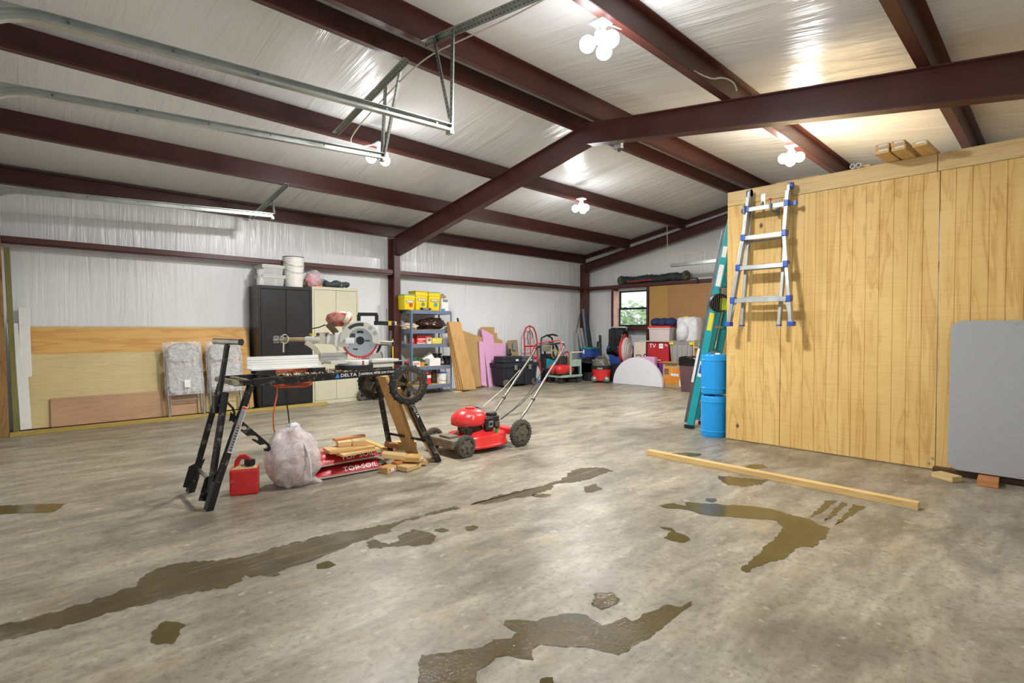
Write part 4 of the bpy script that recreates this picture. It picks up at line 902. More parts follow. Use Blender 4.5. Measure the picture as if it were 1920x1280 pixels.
sb('bevel_bracket', 'saw_cast', lambda m: m.prism([(g(a, b).x, g(a, b).z) for a, b in ((584, 623), (588, 621), (608, 622), (611, 630), (606, 644), (590, 643))], .05, frame((0, .08, 0), (1, 0, 0), y=(0, 0, 1))), bev=.006)
for px_, py_ in ((589, 626), (605, 627)): sb('bracket_bolt', 'print_dark', lambda m: m.cyl(g(px_, py_, .024), g(px_, py_, .030), .013, n=14))
sb('support_arm', 'saw_cast', lambda m: sweep(m, [g(568, 640, .05), g(577, 646, .05), g(586, 654, .05), g(592, 664, .05), g(600, 680, .05)], [(-.03, -.02), (.03, -.02), (.03, .02), (-.03, .02)], (0, 1, 0)), smooth=True)
sb('knob', 'yellow_plastic', lambda m: (m.cyl(g(577, 625, .05), g(577, 631, .05), .006), m.cyl(g(577, 624, .05), g(577, 627, .05), .016)))
sb('lower_lever', 'alu', lambda m: m.beam(g(621, 645, .0), g(625, 656, .0), .012, .016), bev=.003)
sb('handle', 'black_plastic', lambda m: (m.beam(g(662, 604, .08), g(662, 588, .08), .03, .03, (1, 0, 0)), m.beam(g(695, 602, .08), g(695, 588, .08), .03, .03, (1, 0, 0)), m.beam(g(660, 587.5, .08), g(697, 587.5, .08), .034, .03)), bev=.008)
rl = sb('side_rail', 'black_plastic', lambda m: m.beam(g(690, 604, .10), g(729, 605, .10), .035, .036), bev=.006)
sb('rail_tip', 'yellow_plastic', lambda m: m.beam(g(717, 604.5, .10), g(723, 604.6, .10), .038, .038), rl)
sb('rail_end', 'saw_cast', lambda m: m.beam(g(729, 605, .10), g(733, 605, .10), .033, .033), rl, bev=.006)
sb('saw_lead', 'black_plastic', lambda m: m.tube([g(532, 628, .03), g(545, 625, .03), g(570, 617, .03), g(590, 613, .03), g(602, 608, .04)], .005, 6), smooth=True)
sb('lever_hook', 'navy', lambda m: m.tube([g(701, 660, .1), g(704, 662, .1), g(706, 671, .1)], .004, 6))
# white trim profile lying on the saw stand
p0, p1 = oY(472, 684, 4.02), oY(607, 681, 4.02)
t = T('vinyl_trim', 'long white vinyl trim profile lying across the left of the saw stand', 'trim board', (p0+p1)/2)
L = (p1-p0).length/2
m = MB(); sweep(m, [(-L, 0, 0), (L, 0, 0)], [(0, -.028), (.10, -.028), (.10, .055), (.115, .055), (.115, -.040), (0, -.040)], (0, 1, 0)); m.build('profile', 'saw_white', t)
m = MB()
for z in (-.004, .012, .030): m.box((-L, .097, z), (L, .1001, z+.006))
m.build('ridges', 'saw_white', t, kind='stuff'); t.location.z = .915
for x in (1.40, 1.78):
    s = T('support_block', ('black support foot under the left end of the white trim', 'dusty support foot under the right end of the white trim')[x > 1.5], 'block', (x, 4.06, .835), group='feet under the white trim')
    m = MB(); m.box((-.05, -.05, 0), (.05, .05, .039)); m.build('foot', 'black_plastic', s)
# orange extension cord in coils on the stand, black cord
random.seed(11); pts = []
for i in range(200):
    a = i*.33; k = i/200; rx = .175+.03*math.sin(i*.7); ry = .13+.02*math.sin(i*1.1)
    dz = -.10*max(0, -math.sin(a))*(.6+.4*math.sin(i*.21)) 
    pts.append((1.60+rx*math.cos(a)+.015*math.sin(i*.13), 4.14+ry*math.sin(a), .850+.014*math.sin(i*.37)+.006*(i % 5)/5 if math.sin(a) > -.1 else .77+.05*math.sin(a)*(.5+.5*math.sin(i*.41))+.012))
pts = [Vector(p) for p in pts]
sm = [(pts[max(0, i-1)]+pts[i]*2+pts[min(len(pts)-1, i+1)])/4 for i in range(len(pts))]
sm += [oY(520, 728, 4.0), oY(519, 742, 4.0), oY(515, 760, 4.0), oY(512.5, 778, 4.0), oY(513, 800, 4.02), oY(515, 812, 4.1)]
m = MB(); m.tube(sm, .0055, 6); o = m.build('cable_coil', 'orange_cord', None, smooth=True); tag(o, 'orange extension cord coiled over the saw stand with its end hanging down', 'cord')
m = MB(); m.tube([oY(533, 728, 4.12), oY(536, 745, 4.12), oY(540, 770, 4.12), oY(542, 790, 4.12), oY(544, 815, 4.15)], .005, 6); o = m.build('black_cable', 'black_plastic', None, smooth=True); tag(o, 'black power cord hanging down from the saw stand', 'cord')
# ------------------------------------------------------------------ on the floor under the saw stand
pm('can_red', 'cf2b2c', .42, var=.08, scale=15, bump=.05, dust=.06, dustc=(.62, .52, .34)); pm('dust_tan', 'c3ad7e', .95, var=.2, scale=60, bump=.3)
t = T('fuel_can', 'red plastic fuel can dusted with sawdust under the saw stand', 'fuel can', (1.245, 4.06, 0), R(-22))
m = MB(); m.box((-.092, -.07, 0), (.092, .07, .185)); b = m.build('body', 'can_red', t, bev=.02, seg=4, smooth=True)
m = MB(); m.add([(-.084, -.062, .183), (.084, -.062, .183), (.084, .062, .183), (-.084, .062, .183), (-.03, -.03, .206), (.05, -.03, .206), (.05, .03, .206), (-.03, .03, .206)], [(0,3,2,1),(4,5,6,7),(0,1,5,4),(1,2,6,5),(2,3,7,6),(3,0,4,7)]); m.build('dusty_shoulder', 'dust_tan', t, bev=.008, smooth=True)
m = MB(); sweep(m, [(-.055, 0, .18), (-.045, 0, .235), (-.025, 0, .262), (0, 0, .262), (.02, 0, .245), (.03, 0, .20)], [(-.02, -.017), (.02, -.017), (.02, .017), (-.02, .017)], (0, 1, 0)); m.build('handle', 'can_red', t, bev=.004, smooth=True)
m = MB(); m.lathe([(0, .20), (.033, .20), (.036, .21), (.036, .238), (.024, .242), (0, .242)], 24, Matrix.Translation((.035, -.02, 0))); c = m.build('cap', 'black_plastic', t, smooth=True)
m = MB(); m.lathe([(0, .243), (.016, .243), (.014, .250), (0, .250)], 16, Matrix.Translation((.035, -.02, 0))); m.build('cap_insert', 'red_plastic', c)
pm('bag_pink', 'c98d8d', .6, var=.2, scale=6)
t = T('trash_bag', 'full translucent white plastic bag with pink contents under the saw stand', 'bag', (1.575, 4.03, 0))
m = MB(); blob(m, (0, 0, .19), (.165, .15, .21), 36, 24, .10, 2.4, 3, 0.004, crease=.1); m.build('contents', 'bag_pink', t, smooth=True)
m = MB(); blob(m, (.0, 0, .20), (.20, .185, .235), 48, 34, .07, 2.0, 8, 0, crease=.13)
m.v = [(x+(.10 if z < .05 and x > .05 else 0)*(1-z/.05 if z < .05 else 0), y, z) for x, y, z in m.v]; m.build('bag', 'bag_film', t, smooth=70)
m = MB(); m.tube([(.02, -.14, .36), (.04, -.19, .26), (.05, -.205, .16), (.06, -.19, .06)], [.006, .009, .009, .006], 6); m.build('drawstring', 'bag_white', t, smooth=True)
m = MB(); blob(m, (.01, .02, .43), (.05, .045, .035), 14, 10, .3, 4, 9); m.build('knot', 'bag_white', t, smooth=True)
# soil bags
def soilmat(name):
    t = NT(name); v = t.coord(rand=True); n = t.noise(v, 7, 4, .6)
    tc = t.N('ShaderNodeTexCoord'); sp = t.N('ShaderNodeSeparateXYZ'); t.L(tc.outputs['Object'], sp.inputs[0])
    c = t.ramp(n, [(.3, srgb(168, 24, 30)), (.7, srgb(196, 38, 42))])
    top = t.ramp(sp.outputs['Y'], [(.0, 0.0), (.04, 1.0)])      # printed panel on the upper face
    c = t.mix(t.math('MULTIPLY', top, t.ramp(t.noise(v, 2, 2), [(.35, .2), (.55, 1.0)])), c, srgb(196, 186, 152))
    seam = t.ramp(sp.outputs['Z'], [(.018, 1.0), (.026, 0.0)]); c = t.mix(seam, c, srgb(158, 152, 144))
    t.col(c); t.set('Roughness', .35); t.bump(t.noise(v, 22, 4), .5, .006); MT[name] = t.m
soilmat('soil_print')
def soil(label, x, y, z, rz, seed, sag):
    t = T('soil_bag', label, 'bag', (x, y, z), rz, group='bags of topsoil')
    nx, ny = 40, 24; L, D, H = .64, .40, .075; vs = []; fs = []
    for s in (0, 1):
        k = len(vs)
        for j in range(ny+1):
            for i in range(nx+1):
                u = -1+2*i/nx; w = -1+2*j/ny; e = max(0, (1-abs(u)**5)*(1-abs(w)**4))**.5
                hh = H*e*(1+.18*mnoise.noise(Vector((u*2.5, w*2.5, seed)))); lift = sag*(1-u)*.5*0
                zz = .012+(hh if s else -.012*e)+(sag*max(0, u*u) if False else 0)
                vs.append((u*L/2, -.2+.2+w*D/2, zz))
        for j in range(ny):
            for i in range(nx): a = k+j*(nx+1)+i; fs.append((a, a+1, a+nx+2, a+nx+1))
    m = MB(); m.add(vs, fs); b = m.build('sack', 'soil_print', t, smooth=True)
    M0 = frame((.06, -.187, .052), (1, 0, 0), y=(0, .55, .83))
    tx = text('TOP SOIL', .055, M0, 'paint_white', b, squash=1.25)
    m = MB(); m.prism([(-.02, -.015), (.025, -.015), (.025, .018), (-.02, .018)], .001, frame((.245, -.183, .056), (1, 0, 0), y=(0, .55, .83))); m.build('green_label', 'label_green', b)
    return t
pm('label_green', '6f8f6a', .6)
soil('lower red bag of topsoil on the floor under the saw stand', 2.05, 4.15, 0, R(-4), 1, 0); soil('upper red bag of topsoil carrying wood offcuts', 2.03, 4.17, .092, R(-1), 5, .0)
# wood offcuts
def offcut(label, px, z, size, rz, mat='offcut', tilt=(0, 0), sticker=False, Y=None):
    p = fl(*px, z) if Y is None else oY(px[0], px[1], Y)
    t = T('wood_offcut', label, 'wood offcut', (p.x, p.y, z), group='wood offcuts beside the soil bags', rot=(R(tilt[0]), R(tilt[1]), R(rz)))
    m = MB(); m.box((-size[0]/2, -size[1]/2, 0), (size[0]/2, size[1]/2, size[2])); o = m.build('block', mat, t, bev=.002, seg=1)
    if sticker:
        m = MB(); m.box((-size[0]*.30, -size[1]/2-.0008, size[2]*.2), (size[0]*.32, -size[1]/2, size[2]*.8)); s = m.build('sticker', 'tag_white', t)
        for k in (-1, 1): m = MB(); m.box((k*size[0]*.24-.006, -size[1]/2-.0014, size[2]*.3), (k*size[0]*.24+.006, -size[1]/2-.0007, size[2]*.7)); m.build('sticker_mark', 'red_plastic', s)
    return t
offcut('lower flat board on the soil bags', (668, 847), .172, (.34, .17, .020), 4, 'offcut_pale'); offcut('upper flat board on the soil bags', (655, 842), .193, (.37, .19, .022), -8, 'offcut')
offcut('left small block on top of the flat boards', (645, 835), .216, (.11, .10, .040), -14, 'offcut_pale'); offcut('right small block on top of the flat boards', (674, 833), .216, (.11, .10, .040), -26, 'offcut_pale')
offcut('thin strip lying across the two small blocks', (655, 822), .257, (.27, .05, .018), -2, 'redwood')
offcut('pale block with growth rings in front of the soil bags', (738, 858), .085, (.20, .11, .04), -38, 'offcut_pale', (0, 8)); offcut('lower block with a stickered end beside the soil bag', (728, 884), .0, (.13, .09, .05), 20, 'offcut', (0, 0), True)
offcut('small block standing under the pale ringed block', (745, 880), .0, (.07, .06, .07), 10, 'redwood'); offcut('wide board with a stickered end at the front of the offcut pile', (768, 862), .060, (.14, .22, .038), 38, 'offcut', (0, 0), True)
offcut('pale block under the wide stickered board', (765, 878), .005, (.18, .14, .038), 15, 'offcut_pale'); offcut('pale board at the right end of the offcut pile', (784, 868), .010, (.12, .16, .04), -25, 'offcut_pale')
offcut('greenish board sloping at the back of the offcut pile', (705, 838), .03, (.26, .08, .03), -45, 'treated', (0, 22)); offcut('brown block leaning at the back of the offcut pile', (733, 842), .03, (.12, .10, .05), 30, 'redwood', (0, -18))
offcut('brown block lying on the back of the offcut pile', (733, 838), .09, (.12, .08, .04), -25, 'redwood', (0, 12)); offcut('thin board leaning at the back right of the offcut pile', (760, 842), .01, (.22, .03, .09), -40, 'treated', (20, 0)); offcut('dark flat block at the bottom of the offcut pile', (752, 872), 0, (.20, .12, .03), 60, 'redwood')
offcut('thin stick lying behind the foot of the saw stand', (793, 868), 0, (.16, .05, .02), 10, 'offcut')
# planks leaning inside the right leg of the saw stand
for (a, b, w, th, lb, mt) in (((2.83, 3.93, .0), (2.50, 4.02, .66), .115, .036, 'right wood plank leaning in the saw stand behind the front wheel', 'spruce'), ((2.73, 4.18, .0), (2.44, 4.20, .76), .15, .036, 'left wood plank leaning in the saw stand between the wheels', 'spruce'), ((2.70, 4.06, .0), (2.50, 4.10, .60), .08, .036, 'narrow middle wood plank leaning in the saw stand', 'spruce')):
    t = T('wood_plank', lb, 'plank', a, group='planks leaning in the saw stand'); v = Vector(b)-Vector(a); q = frame((0, 0, 0), v, y=(0, 1, 0))
    m = MB(); m.box((0, -w/2, -th/2), (v.length, w/2, th/2)); m.v = [(x, y, max(0, z)) for x, y, z in (tuple(q @ Vector(p)) for p in m.v)]; m.build('plank', 'plank_x', t, bev=.003, seg=1) if 'plank_x' in MT else m.build('plank', mt, t, bev=.003, seg=1)
# ------------------------------------------------------------------ lawn mower
pm('mow_red', 'd8302f', .30, var=.08, scale=8, coat=.3, dust=.04, dustc=(.45, .40, .30)); pm('mow_black', '202020', .5, var=.15, dust=.15, dustc=(.34, .31, .24)); pm('mow_grey', '6c6658', .7, var=.15, bump=.15, dust=.2, dustc=(.48, .44, .35)); pm('wheel_grey', '5d584d', .7, var=.15, scale=20, bump=.2); pm('tyre_dusty', '4f4a40', .85, var=.25, scale=30, bump=.5); pm('chrome', '77736a', .38, .75); pm('green_cap', '2fa13a', .4)
pm('emblem_pale', 'd98a84', .5)
mw = T('lawn_mower', 'red push lawn mower with black engine and tall folding handle', 'lawn mower', (3.40, 4.02, 0))
def mwheel(x, y, r, w, s):
    wheel_ = T; M = frame((x, y, r), (1, 0, 0), z=(0, -1, 0))
    m = MB(); m.lathe([(r*.74, -w/2), (r*.93, -w/2), (r, -w*.3), (r, w*.3), (r*.93, w/2), (r*.74, w/2), (r*.74, -w/2)], 36, M); t = m.build('wheel', 'tyre_dusty', mw, smooth=50)
    m = MB()
    for k in range(28):
        for q in (-1, 1):
            Mk = M @ Matrix.Rotation(2*math.pi*(k+q*.25)/28, 4, 'Z') @ Matrix.Translation((r, 0, q*w*.24)) @ Matrix.Rotation(q*.6, 4, 'X'); m.cb((0, 0, 0), (.008, r*.09, w*.42)); m.v[-8:] = [tuple(Mk @ Vector(p)) for p in m.v[-8:]]
    m.build('tread', 'tyre_dusty', t, kind='stuff')
    m = MB(); m.lathe([(0, w*.25), (r*.76, w*.25), (r*.76, -w*.2), (0, -w*.2)], 30, M); m.build('disc', 'wheel_grey', t, smooth=40)
    m = MB(); out = []
    for k in range(36):
        a = 2*math.pi*k/36; q = .60+.10*(1 if math.cos(6*a) > 0 else -1)*min(1, abs(math.cos(6*a))*2.5); out.append((r*q*math.cos(a), r*q*math.sin(a)))
    m.prism(out, .010, M @ Matrix.Translation((0, 0, w*.25))); m.build('star_cover', 'wheel_grey', t, bev=.003, seg=1)
    m = MB(); m.lathe([(0, w*.25+.028), (r*.10, w*.25+.024), (r*.16, w*.25+.010)], 14, M); m.build('hub', 'wheel_grey', t, smooth=True)
mwheel(-.355, -.245, .102, .05, 1); mwheel(-.355, .255, .102, .05, -1); mwheel(.345, -.255, .133, .055, 1); mwheel(.345, .265, .133, .055, -1)
# deck
def deck():
    out = []
    n = 40
    for k in range(n):
        a = 2*math.pi*k/n; x = .30*math.copysign(abs(math.cos(a))**.75, math.cos(a))-.02; y = .245*math.copysign(abs(math.sin(a))**.7, math.sin(a)); out.append((x, y))
    pr = [(1.02, .045), (1.03, .05), (1.03, .062), (.99, .070), (.965, .135), (.90, .16), (.70, .165), (.45, .20), (.0, .20)]
    m = MB(); vs = []; fs = []
    for s, z in pr: vs += [(x*s, y*s, z) for x, y in out]
    for j in range(len(pr)-1):
        for k in range(n): fs.append((j*n+k, j*n+(k+1) % n, (j+1)*n+(k+1) % n, (j+1)*n+k))
    m.add(vs, fs); return m
deck().build('deck', 'mow_red', mw, smooth=50)
m = MB(); m.cb((.32, 0, .145), (.10, .40, .06)); m.build('rear_bracket', 'mow_red', mw, bev=.01)
m = MB(); m.cb((-.375, .0, .115), (.17, .40, .085)); b = m.build('front_shield', 'mow_grey', mw, bev=.025, seg=4, smooth=True)
m = MB(); m.cb((-.375, -.02, .165), (.11, .16, .03)); m.build('shield_rib', 'mow_grey', b, bev=.01)
for x in (-.355, .345): m = MB(); m.tube([(x, -.25, .103 if x < 0 else .133), (x, .26, .103 if x < 0 else .133)], .009, 8); m.build('axle', 'chrome', mw)
# engine
m = MB(); m.lathe([(.12, .19), (.125, .20), (.12, .25), (0, .25)], 24, Matrix.Translation((-.10, 0, 0))); m.build('engine_base', 'mow_black', mw, smooth=True)
def cowl(m):
    k = len(m.v); m.ball((0, 0, 0), 1, 28, 16)
    for i in range(k, len(m.v)):
        x, y, z = m.v[i]; z2 = max(z, -.25); sg = lambda q, e: math.copysign(abs(q)**e, q); m.v[i] = (-.115+sg(x, .8)*.178*(1-.08*max(0, z)), sg(y, .8)*.15*(1-.10*max(0, z)), .285+sg(z2, .8)*.118)
m = MB(); cowl(m); cw = m.build('cowl', 'mow_red', mw, smooth=50)
m = MB(); m.lathe([(0, 0), (.05, 0), (.05, .006), (0, .008)], 20, Matrix.Translation((-.10, 0, .405))); m.build('starter_cover', 'mow_red', cw, smooth=True)
m = MB()
for k in range(4): m.cb((-.02+k*.016, .02, .405-k*.006), (.006, .07, .004))
m.build('vent_slots', 'mow_black', cw, kind='stuff')
text('TORO', .045, frame((-.20, -.138, .325), (.9, -.30, .05), y=(.1, .35, .94)), 'dust_pink', cw) if False else None
m = MB(); m.prism([(-.05, -.02), (.03, -.028), (.045, 0), (.03, .022), (-.045, .018)], .004, frame((-.195, -.118, .335), (.9, -.42, .03), y=(.05, .45, .9))); m.build('emblem', 'emblem_pale', cw)
m = MB(); m.cb((.02, -.135, .25), (.10, .05, .12)); b = m.build('air_filter', 'mow_black', mw, bev=.016, seg=3, smooth=True)
m = MB(); m.cb((.03, -.162, .25), (.055, .002, .06)); m.build('filter_label', 'label_grey', b)
m = MB(); m.cb((.03, -.1635, .25), (.04, .001, .03)); m.build('filter_print', 'black_plastic', b)
m = MB(); m.cb((.10, -.09, .275), (.12, .11, .09)); m.build('fuel_tank', 'mow_black', mw, bev=.02, seg=3, smooth=True)
m = MB(); m.cb((.11, -.15, .235), (.06, .04, .06)); m.build('carburettor', 'chrome', mw, bev=.008)
m = MB(); m.cb((.09, -.10, .335), (.085, .075, .03)); m.build('fuel_cap', 'mow_black', mw, bev=.01)
m = MB(); m.cb((-.225, -.125, .205), (.07, .05, .06)); m.build('muffler', 'mow_black', mw, bev=.012)
m = MB()
for k in range(5): m.cb((-.245, -.10, .20+k*.014), (.05, .06, .006))
m.build('cooling_fins', 'chrome', mw, kind='stuff')
m = MB(); m.cyl((.09, -.18, .16), (.09, -.18, .20), .016, n=12); b = m.build('oil_cap', 'green_cap', mw, smooth=True)
m = MB(); m.cyl((.09, -.18, .20), (.09, -.18, .222), .014, n=12); m.build('cap_top', 'black_plastic', b)
# handle
OM = Vector((3.40, 4.02, 0))
def hp(x, y, Y): return oY(x, y, Y)-OM
r1 = [hp(972, 789, 3.80), hp(988, 768, 3.80), hp(1000, 748, 3.80), hp(1025, 705, 3.80), hp(1052, 662, 3.80), hp(1058, 650, 3.80)]
l1 = [hp(927, 772, 4.24), hp(937, 757, 4.24), hp(945, 745, 4.24), hp(968, 710, 4.24), hp(995, 670, 4.24), hp(1004, 655, 4.24)]
for q in (r1, l1):
    m = MB(); m.tube(q[:3], .0125, 10); m.build('lower_handle_bar', 'chrome', mw, smooth=True); m = MB(); m.tube(q[2:], .0125, 10); m.build('upper_handle_bar', 'chrome', mw, smooth=True)
    m = MB(); m.ball(q[2], (.024, .02, .024), 10, 8); m.build('handle_knob', 'chrome', mw, smooth=True)
top = [l1[-1], l1[-1]+Vector((.02, -.02, .03)), l1[-1]+Vector((.03, -.06, .045)), r1[-1]+Vector((.03, .06, .045)), r1[-1]+Vector((.02, .02, .03)), r1[-1]]
m = MB(); m.tube(top, .014, 10); m.build('handle_grip', 'mow_black', mw, smooth=True)
bail = [l1[-2]+Vector((.0, 0, .03)), l1[-1]+Vector((-.03, -.02, .05)), l1[-1]+Vector((-.02, -.05, .075)), r1[-1]+Vector((-.02, .05, .075)), r1[-1]+Vector((-.03, .02, .05)), r1[-2]+Vector((0, 0, .03))]
m = MB(); m.tube(bail, .006, 8); m.build('control_bail', 'red_plastic', mw, smooth=True)
m = MB(); c = (l1[-1]+r1[-1])/2; m.cb(c+Vector((-.03, .02, .0)), (.06, .09, .07)); m.build('control_box', 'mow_grey', mw, bev=.01)
m = MB(); m.tube([hp(905, 762, 4.1), hp(942, 730, 4.2), hp(975, 693, 4.22)], .0035, 6); m.build('starter_rope', 'rope', mw)
for a, b, Y in (((1048, 668), (940, 786), 3.85), ((1020, 690), (935, 788), 3.95)):
    m = MB(); p, q = hp(*a, Y), hp(*b, Y); m.tube([p, p*.6+q*.4+Vector((.03, 0, -.06)), p*.3+q*.7+Vector((.02, 0, -.05)), q], .004, 6); m.build('control_cable', 'mow_black', mw, smooth=True)
# ------------------------------------------------------------------ grey shelving unit
pm('cardboard_c', '9f8766', .8, var=.08); pm('green_bright', '2fae52', .4)
pm('shelf_grey', '6d7b93', .45, .2, .06); wood('shelf_board', 'c9a877', 'b08d5a', 0, 2, 0.0)
SX0, SX1, SY0, SY1 = 5.19, 6.085, 7.95, 8.36
sh = T('shelving_unit', 'grey steel shelving unit with five particleboard shelves by the column', 'shelf')
for x in (SX0, SX1-.035):
    for y in (SY0, SY1-.035):
        m = MB(); m.box((x, y, 0), (x+.035, y+.004, 1.50)); m.box((x if x == SX0 else x+.031, y, 0), (x+.004 if x == SX0 else x+.035, y+.035, 1.50)); m.build('post', 'shelf_grey', sh)
LEV = [.165, .508, .912, 1.168, 1.518]
for z in LEV:
    m = MB(); m.box((SX0+.004, SY0+.005, z-.014), (SX1-.004, SY1-.005, z)); m.build('shelf_board', 'shelf_board', sh)
    for y in (SY0-.002, SY1-.002):
        m = MB(); m.box((SX0+.03, y, z-.066), (SX1-.03, y+.004, z-.002)); m.build('shelf_beam', 'shelf_grey', sh)
    for x in (SX0-.001, SX1-.003):
        m = MB(); m.box((x, SY0+.02, z-.066), (x+.004, SY1-.02, z-.002)); m.build('side_beam', 'shelf_grey', sh)
base(sh)
def sx(px, lv, dy=.12): return oY(px, 650, SY0+dy).x
def mbox(name, label, cat, px0, px1, lv, h, d, mat, dy=.10, grp=None, rz=0, parts=(), bev=.004):
    """box-like thing standing on a shelf between two photo columns; parts = [(name, mat, u0, u1, v0, v1)] printed patches on the front"""
    x0, x1 = sx(px0, lv, dy), sx(px1, lv, dy); w = x1-x0
    t = T(name, label, cat, ((x0+x1)/2, SY0+dy+d/2, LEV[lv]+.001), rz, group=grp)
    m = MB(); m.box((-w/2, -d/2, 0), (w/2, d/2, h)); b = m.build('body', mat, t, bev=bev)
    for nm, mt, u0, u1, v0, v1 in parts:
        m = MB(); m.box((-w/2+u0*w, -d/2-.0015, v0*h), (-w/2+u1*w, -d/2, v1*h)); m.build(nm, mt, t)
    return t
pm('pail_yellow', 'ecd21a', .4, var=.05); pm('teal_lid', '4fb0a8', .45); pm('label_teal', '29a0b8', .5); pm('red_mark', 'd0342a', .5); pm('lid_orange', 'cf9a52', .5)
def pail(label, px0, px1, h, d, dy, lid, badge):
    x0, x1 = sx(px0, 4, dy), sx(px1, 4, dy); w = x1-x0
    t = T('yellow_pail', label, 'bucket', ((x0+x1)/2, SY0+dy+d/2, LEV[4]+.001), group='yellow pails on the shelving unit')
    m = MB(); a, b = .44, .5
    m.add([(-w*a, -d*a, 0), (w*a, -d*a, 0), (w*a, d*a, 0), (-w*a, d*a, 0), (-w*b, -d*b, h), (w*b, -d*b, h), (w*b, d*b, h), (-w*b, d*b, h)], [(0,3,2,1),(4,5,6,7),(0,1,5,4),(1,2,6,5),(2,3,7,6),(3,0,4,7)]); m.build('body', 'pail_yellow', t, bev=.02, seg=3, smooth=True)
    m = MB(); m.box((-w*.52, -d*.52, h*.80), (w*.52, d*.52, h*.86)); m.build('collar', 'pail_yellow', t, bev=.008)
    m = MB(); m.box((-w*.51, -d*.51, h), (w*.51, d*.51, h+.012)); m.build('lid', lid, t, bev=.005)
    q = Matrix.Translation((0, -d*.485, h*.55)) @ Matrix.Rotation(R(86), 4, 'X')
    m = MB(); m.prism([(-w*.34, -.02), (w*.34, -.02), (w*.34, .025), (-w*.34, .025)], .003, q); m.build('label', 'label_grey', t)
    for k in range(5): m = MB(); m.prism([(-w*.28+k*w*.115, -.012), (-w*.20+k*w*.115, -.012), (-w*.19+k*w*.115, .016), (-w*.27+k*w*.115, .016)], .0008, q @ Matrix.Translation((0, 0, .003))); m.build('label_stroke', 'paint_white', t)
    m = MB(); m.cyl((w*.1, -d*.47, h*.33), (w*.1, -d*.485, h*.33), .036, n=20); m.build('badge', badge, t)
    m = MB(); m.tube([(w*.52*math.cos(R(a)), -d*.52*abs(math.sin(R(a)))-.004, h*.82-.10*abs(math.sin(R(a)))) for a in range(180, 361, 15)], .003, 6); m.build('handle', 'pail_yellow', t)
pail('left yellow pail with teal lid and red badge on the shelving unit', 759, 779.5, .26, .24, .06, 'teal_lid', 'red_mark')
pail('middle tall yellow pail on the shelving unit', 780, 803, .335, .25, .10, 'lid_orange', 'label_green')
pail('right tall yellow pail with blue badge on the shelving unit', 804.5, 826, .33, .25, .10, 'teal_lid', 'label_teal')
t = mbox('carton', 'open white carton beside the yellow pails', 'box', 828, 841, 4, .23, .20, 'tag_white', .10, None, 0, (('blue_print', 'paint_blue', .0, .5, .02, .18), ('dark_print', 'label_grey', .2, .9, .72, .95)), .002)
m = MB(); m.box((-.07, -.002, 0), (.075, .002, .11), Matrix.Translation((0, -.08, .23)) @ Matrix.Rotation(R(-35), 4, 'X') @ Matrix.Rotation(R(-28), 4, 'Y')); m.build('flap', 'cardboard_c', t)
t = T('caulk_tube', 'black caulking tube lying in front of the yellow pails', 'tube', (sx(798, 4, .02), SY0+.022, LEV[4]+.024))
m = MB(); m.tube([(-.10, 0, 0), (.10, 0, 0)], .022, 12); m.build('barrel', 'black_plastic', t, smooth=True); m = MB(); m.tube([(-.06, 0, 0), (.06, 0, 0)], .0228, 12); m.build('label', 'label_grey', t, smooth=True); m = MB(); m.tube([(.10, 0, 0), (.15, 0, 0)], [.01, .004], 8); m.build('nozzle', 'black_plastic', t, smooth=True)
# second shelf
pm('tarp_brown', '3b2722', .25, var=.2, scale=10, bump=.2); pm('cloth_cream', 'd9cdb2', .85, var=.1, bump=.2); pm('card_brown', '6f5b45', .8); pm('teal_bag', '4fa893', .4, bump=.3)
t = T('folded_tarp', 'shiny dark brown folded tarp on the second shelf from the top', 'tarp', (sx(812, 3), SY0+.19, LEV[3]+.013))
m = MB(); blob(m, (0, 0, .09), (.29, .16, .11), 40, 18, .16, 2.6, 2, 0, crease=.25)
m.v = [(x, y, z+(.10*max(0, x+.05) if z > .09 else 0)) for x, y, z in m.v]; m.build('tarp', 'tarp_brown', t, smooth=60)
t = T('cloth_bundle', 'cream coloured cloth bundle at the left of the second shelf', 'cloth', (sx(770, 3)+.03, SY0+.20, LEV[3]+.001)); m = MB(); blob(m, (0, 0, .055), (.15, .13, .065), 28, 14, .22, 3, 6, 0, crease=.2); m.build('cloth', 'cloth_cream', t, smooth=True)
t = T('flat_board', 'flat brown board under the folded tarp on the second shelf', 'board', (sx(812, 3), SY0+.18, LEV[3]+.001)); m = MB(); m.box((-.27, -.14, 0), (.27, .14, .011)); m.build('board', 'card_brown', t)
t = T('plastic_bag', 'small teal plastic bag at the right of the second shelf', 'bag', (sx(838, 3, .04), SY0+.05, LEV[3]+.001)); m = MB(); blob(m, (0, 0, .022), (.045, .03, .028), 16, 10, .3, 4, 3, 0); m.build('bag', 'teal_bag', t, smooth=True)
# third shelf
pm('box_red', 'c92f35', .5, var=.1); pm('tub_yellow', 'd9cf62', .45); pm('box_cream', 'd9d2c2', .6); pm('box_orange', 'd98a35', .55)
t = mbox('carton', 'small red and white bottle box at the left of the third shelf', 'box', 771, 777, 2, .10, .06, 'box_red', .06, 'boxes on the third shelf', 0, (('white_band', 'tag_white', .1, .6, .35, .95),))
t = mbox('carton', 'wide red box with white print on the third shelf', 'box', 782, 801, 2, .155, .12, 'box_red', .10, 'boxes on the third shelf', 0, (('white_print', 'tag_white', .08, .9, .5, .6), ('white_print', 'tag_white', .08, .6, .3, .36), ('pale_foot', 'cloth_cream', .0, .8, .02, .14)))
t = mbox('carton', 'tall red and cream box beside the yellow tub', 'box', 801, 809, 2, .14, .08, 'box_cream', .06, 'boxes on the third shelf', 0, (('red_band', 'box_red', .0, 1, .78, 1.0), ('brown_print', 'card_brown', .2, .8, .35, .65)))
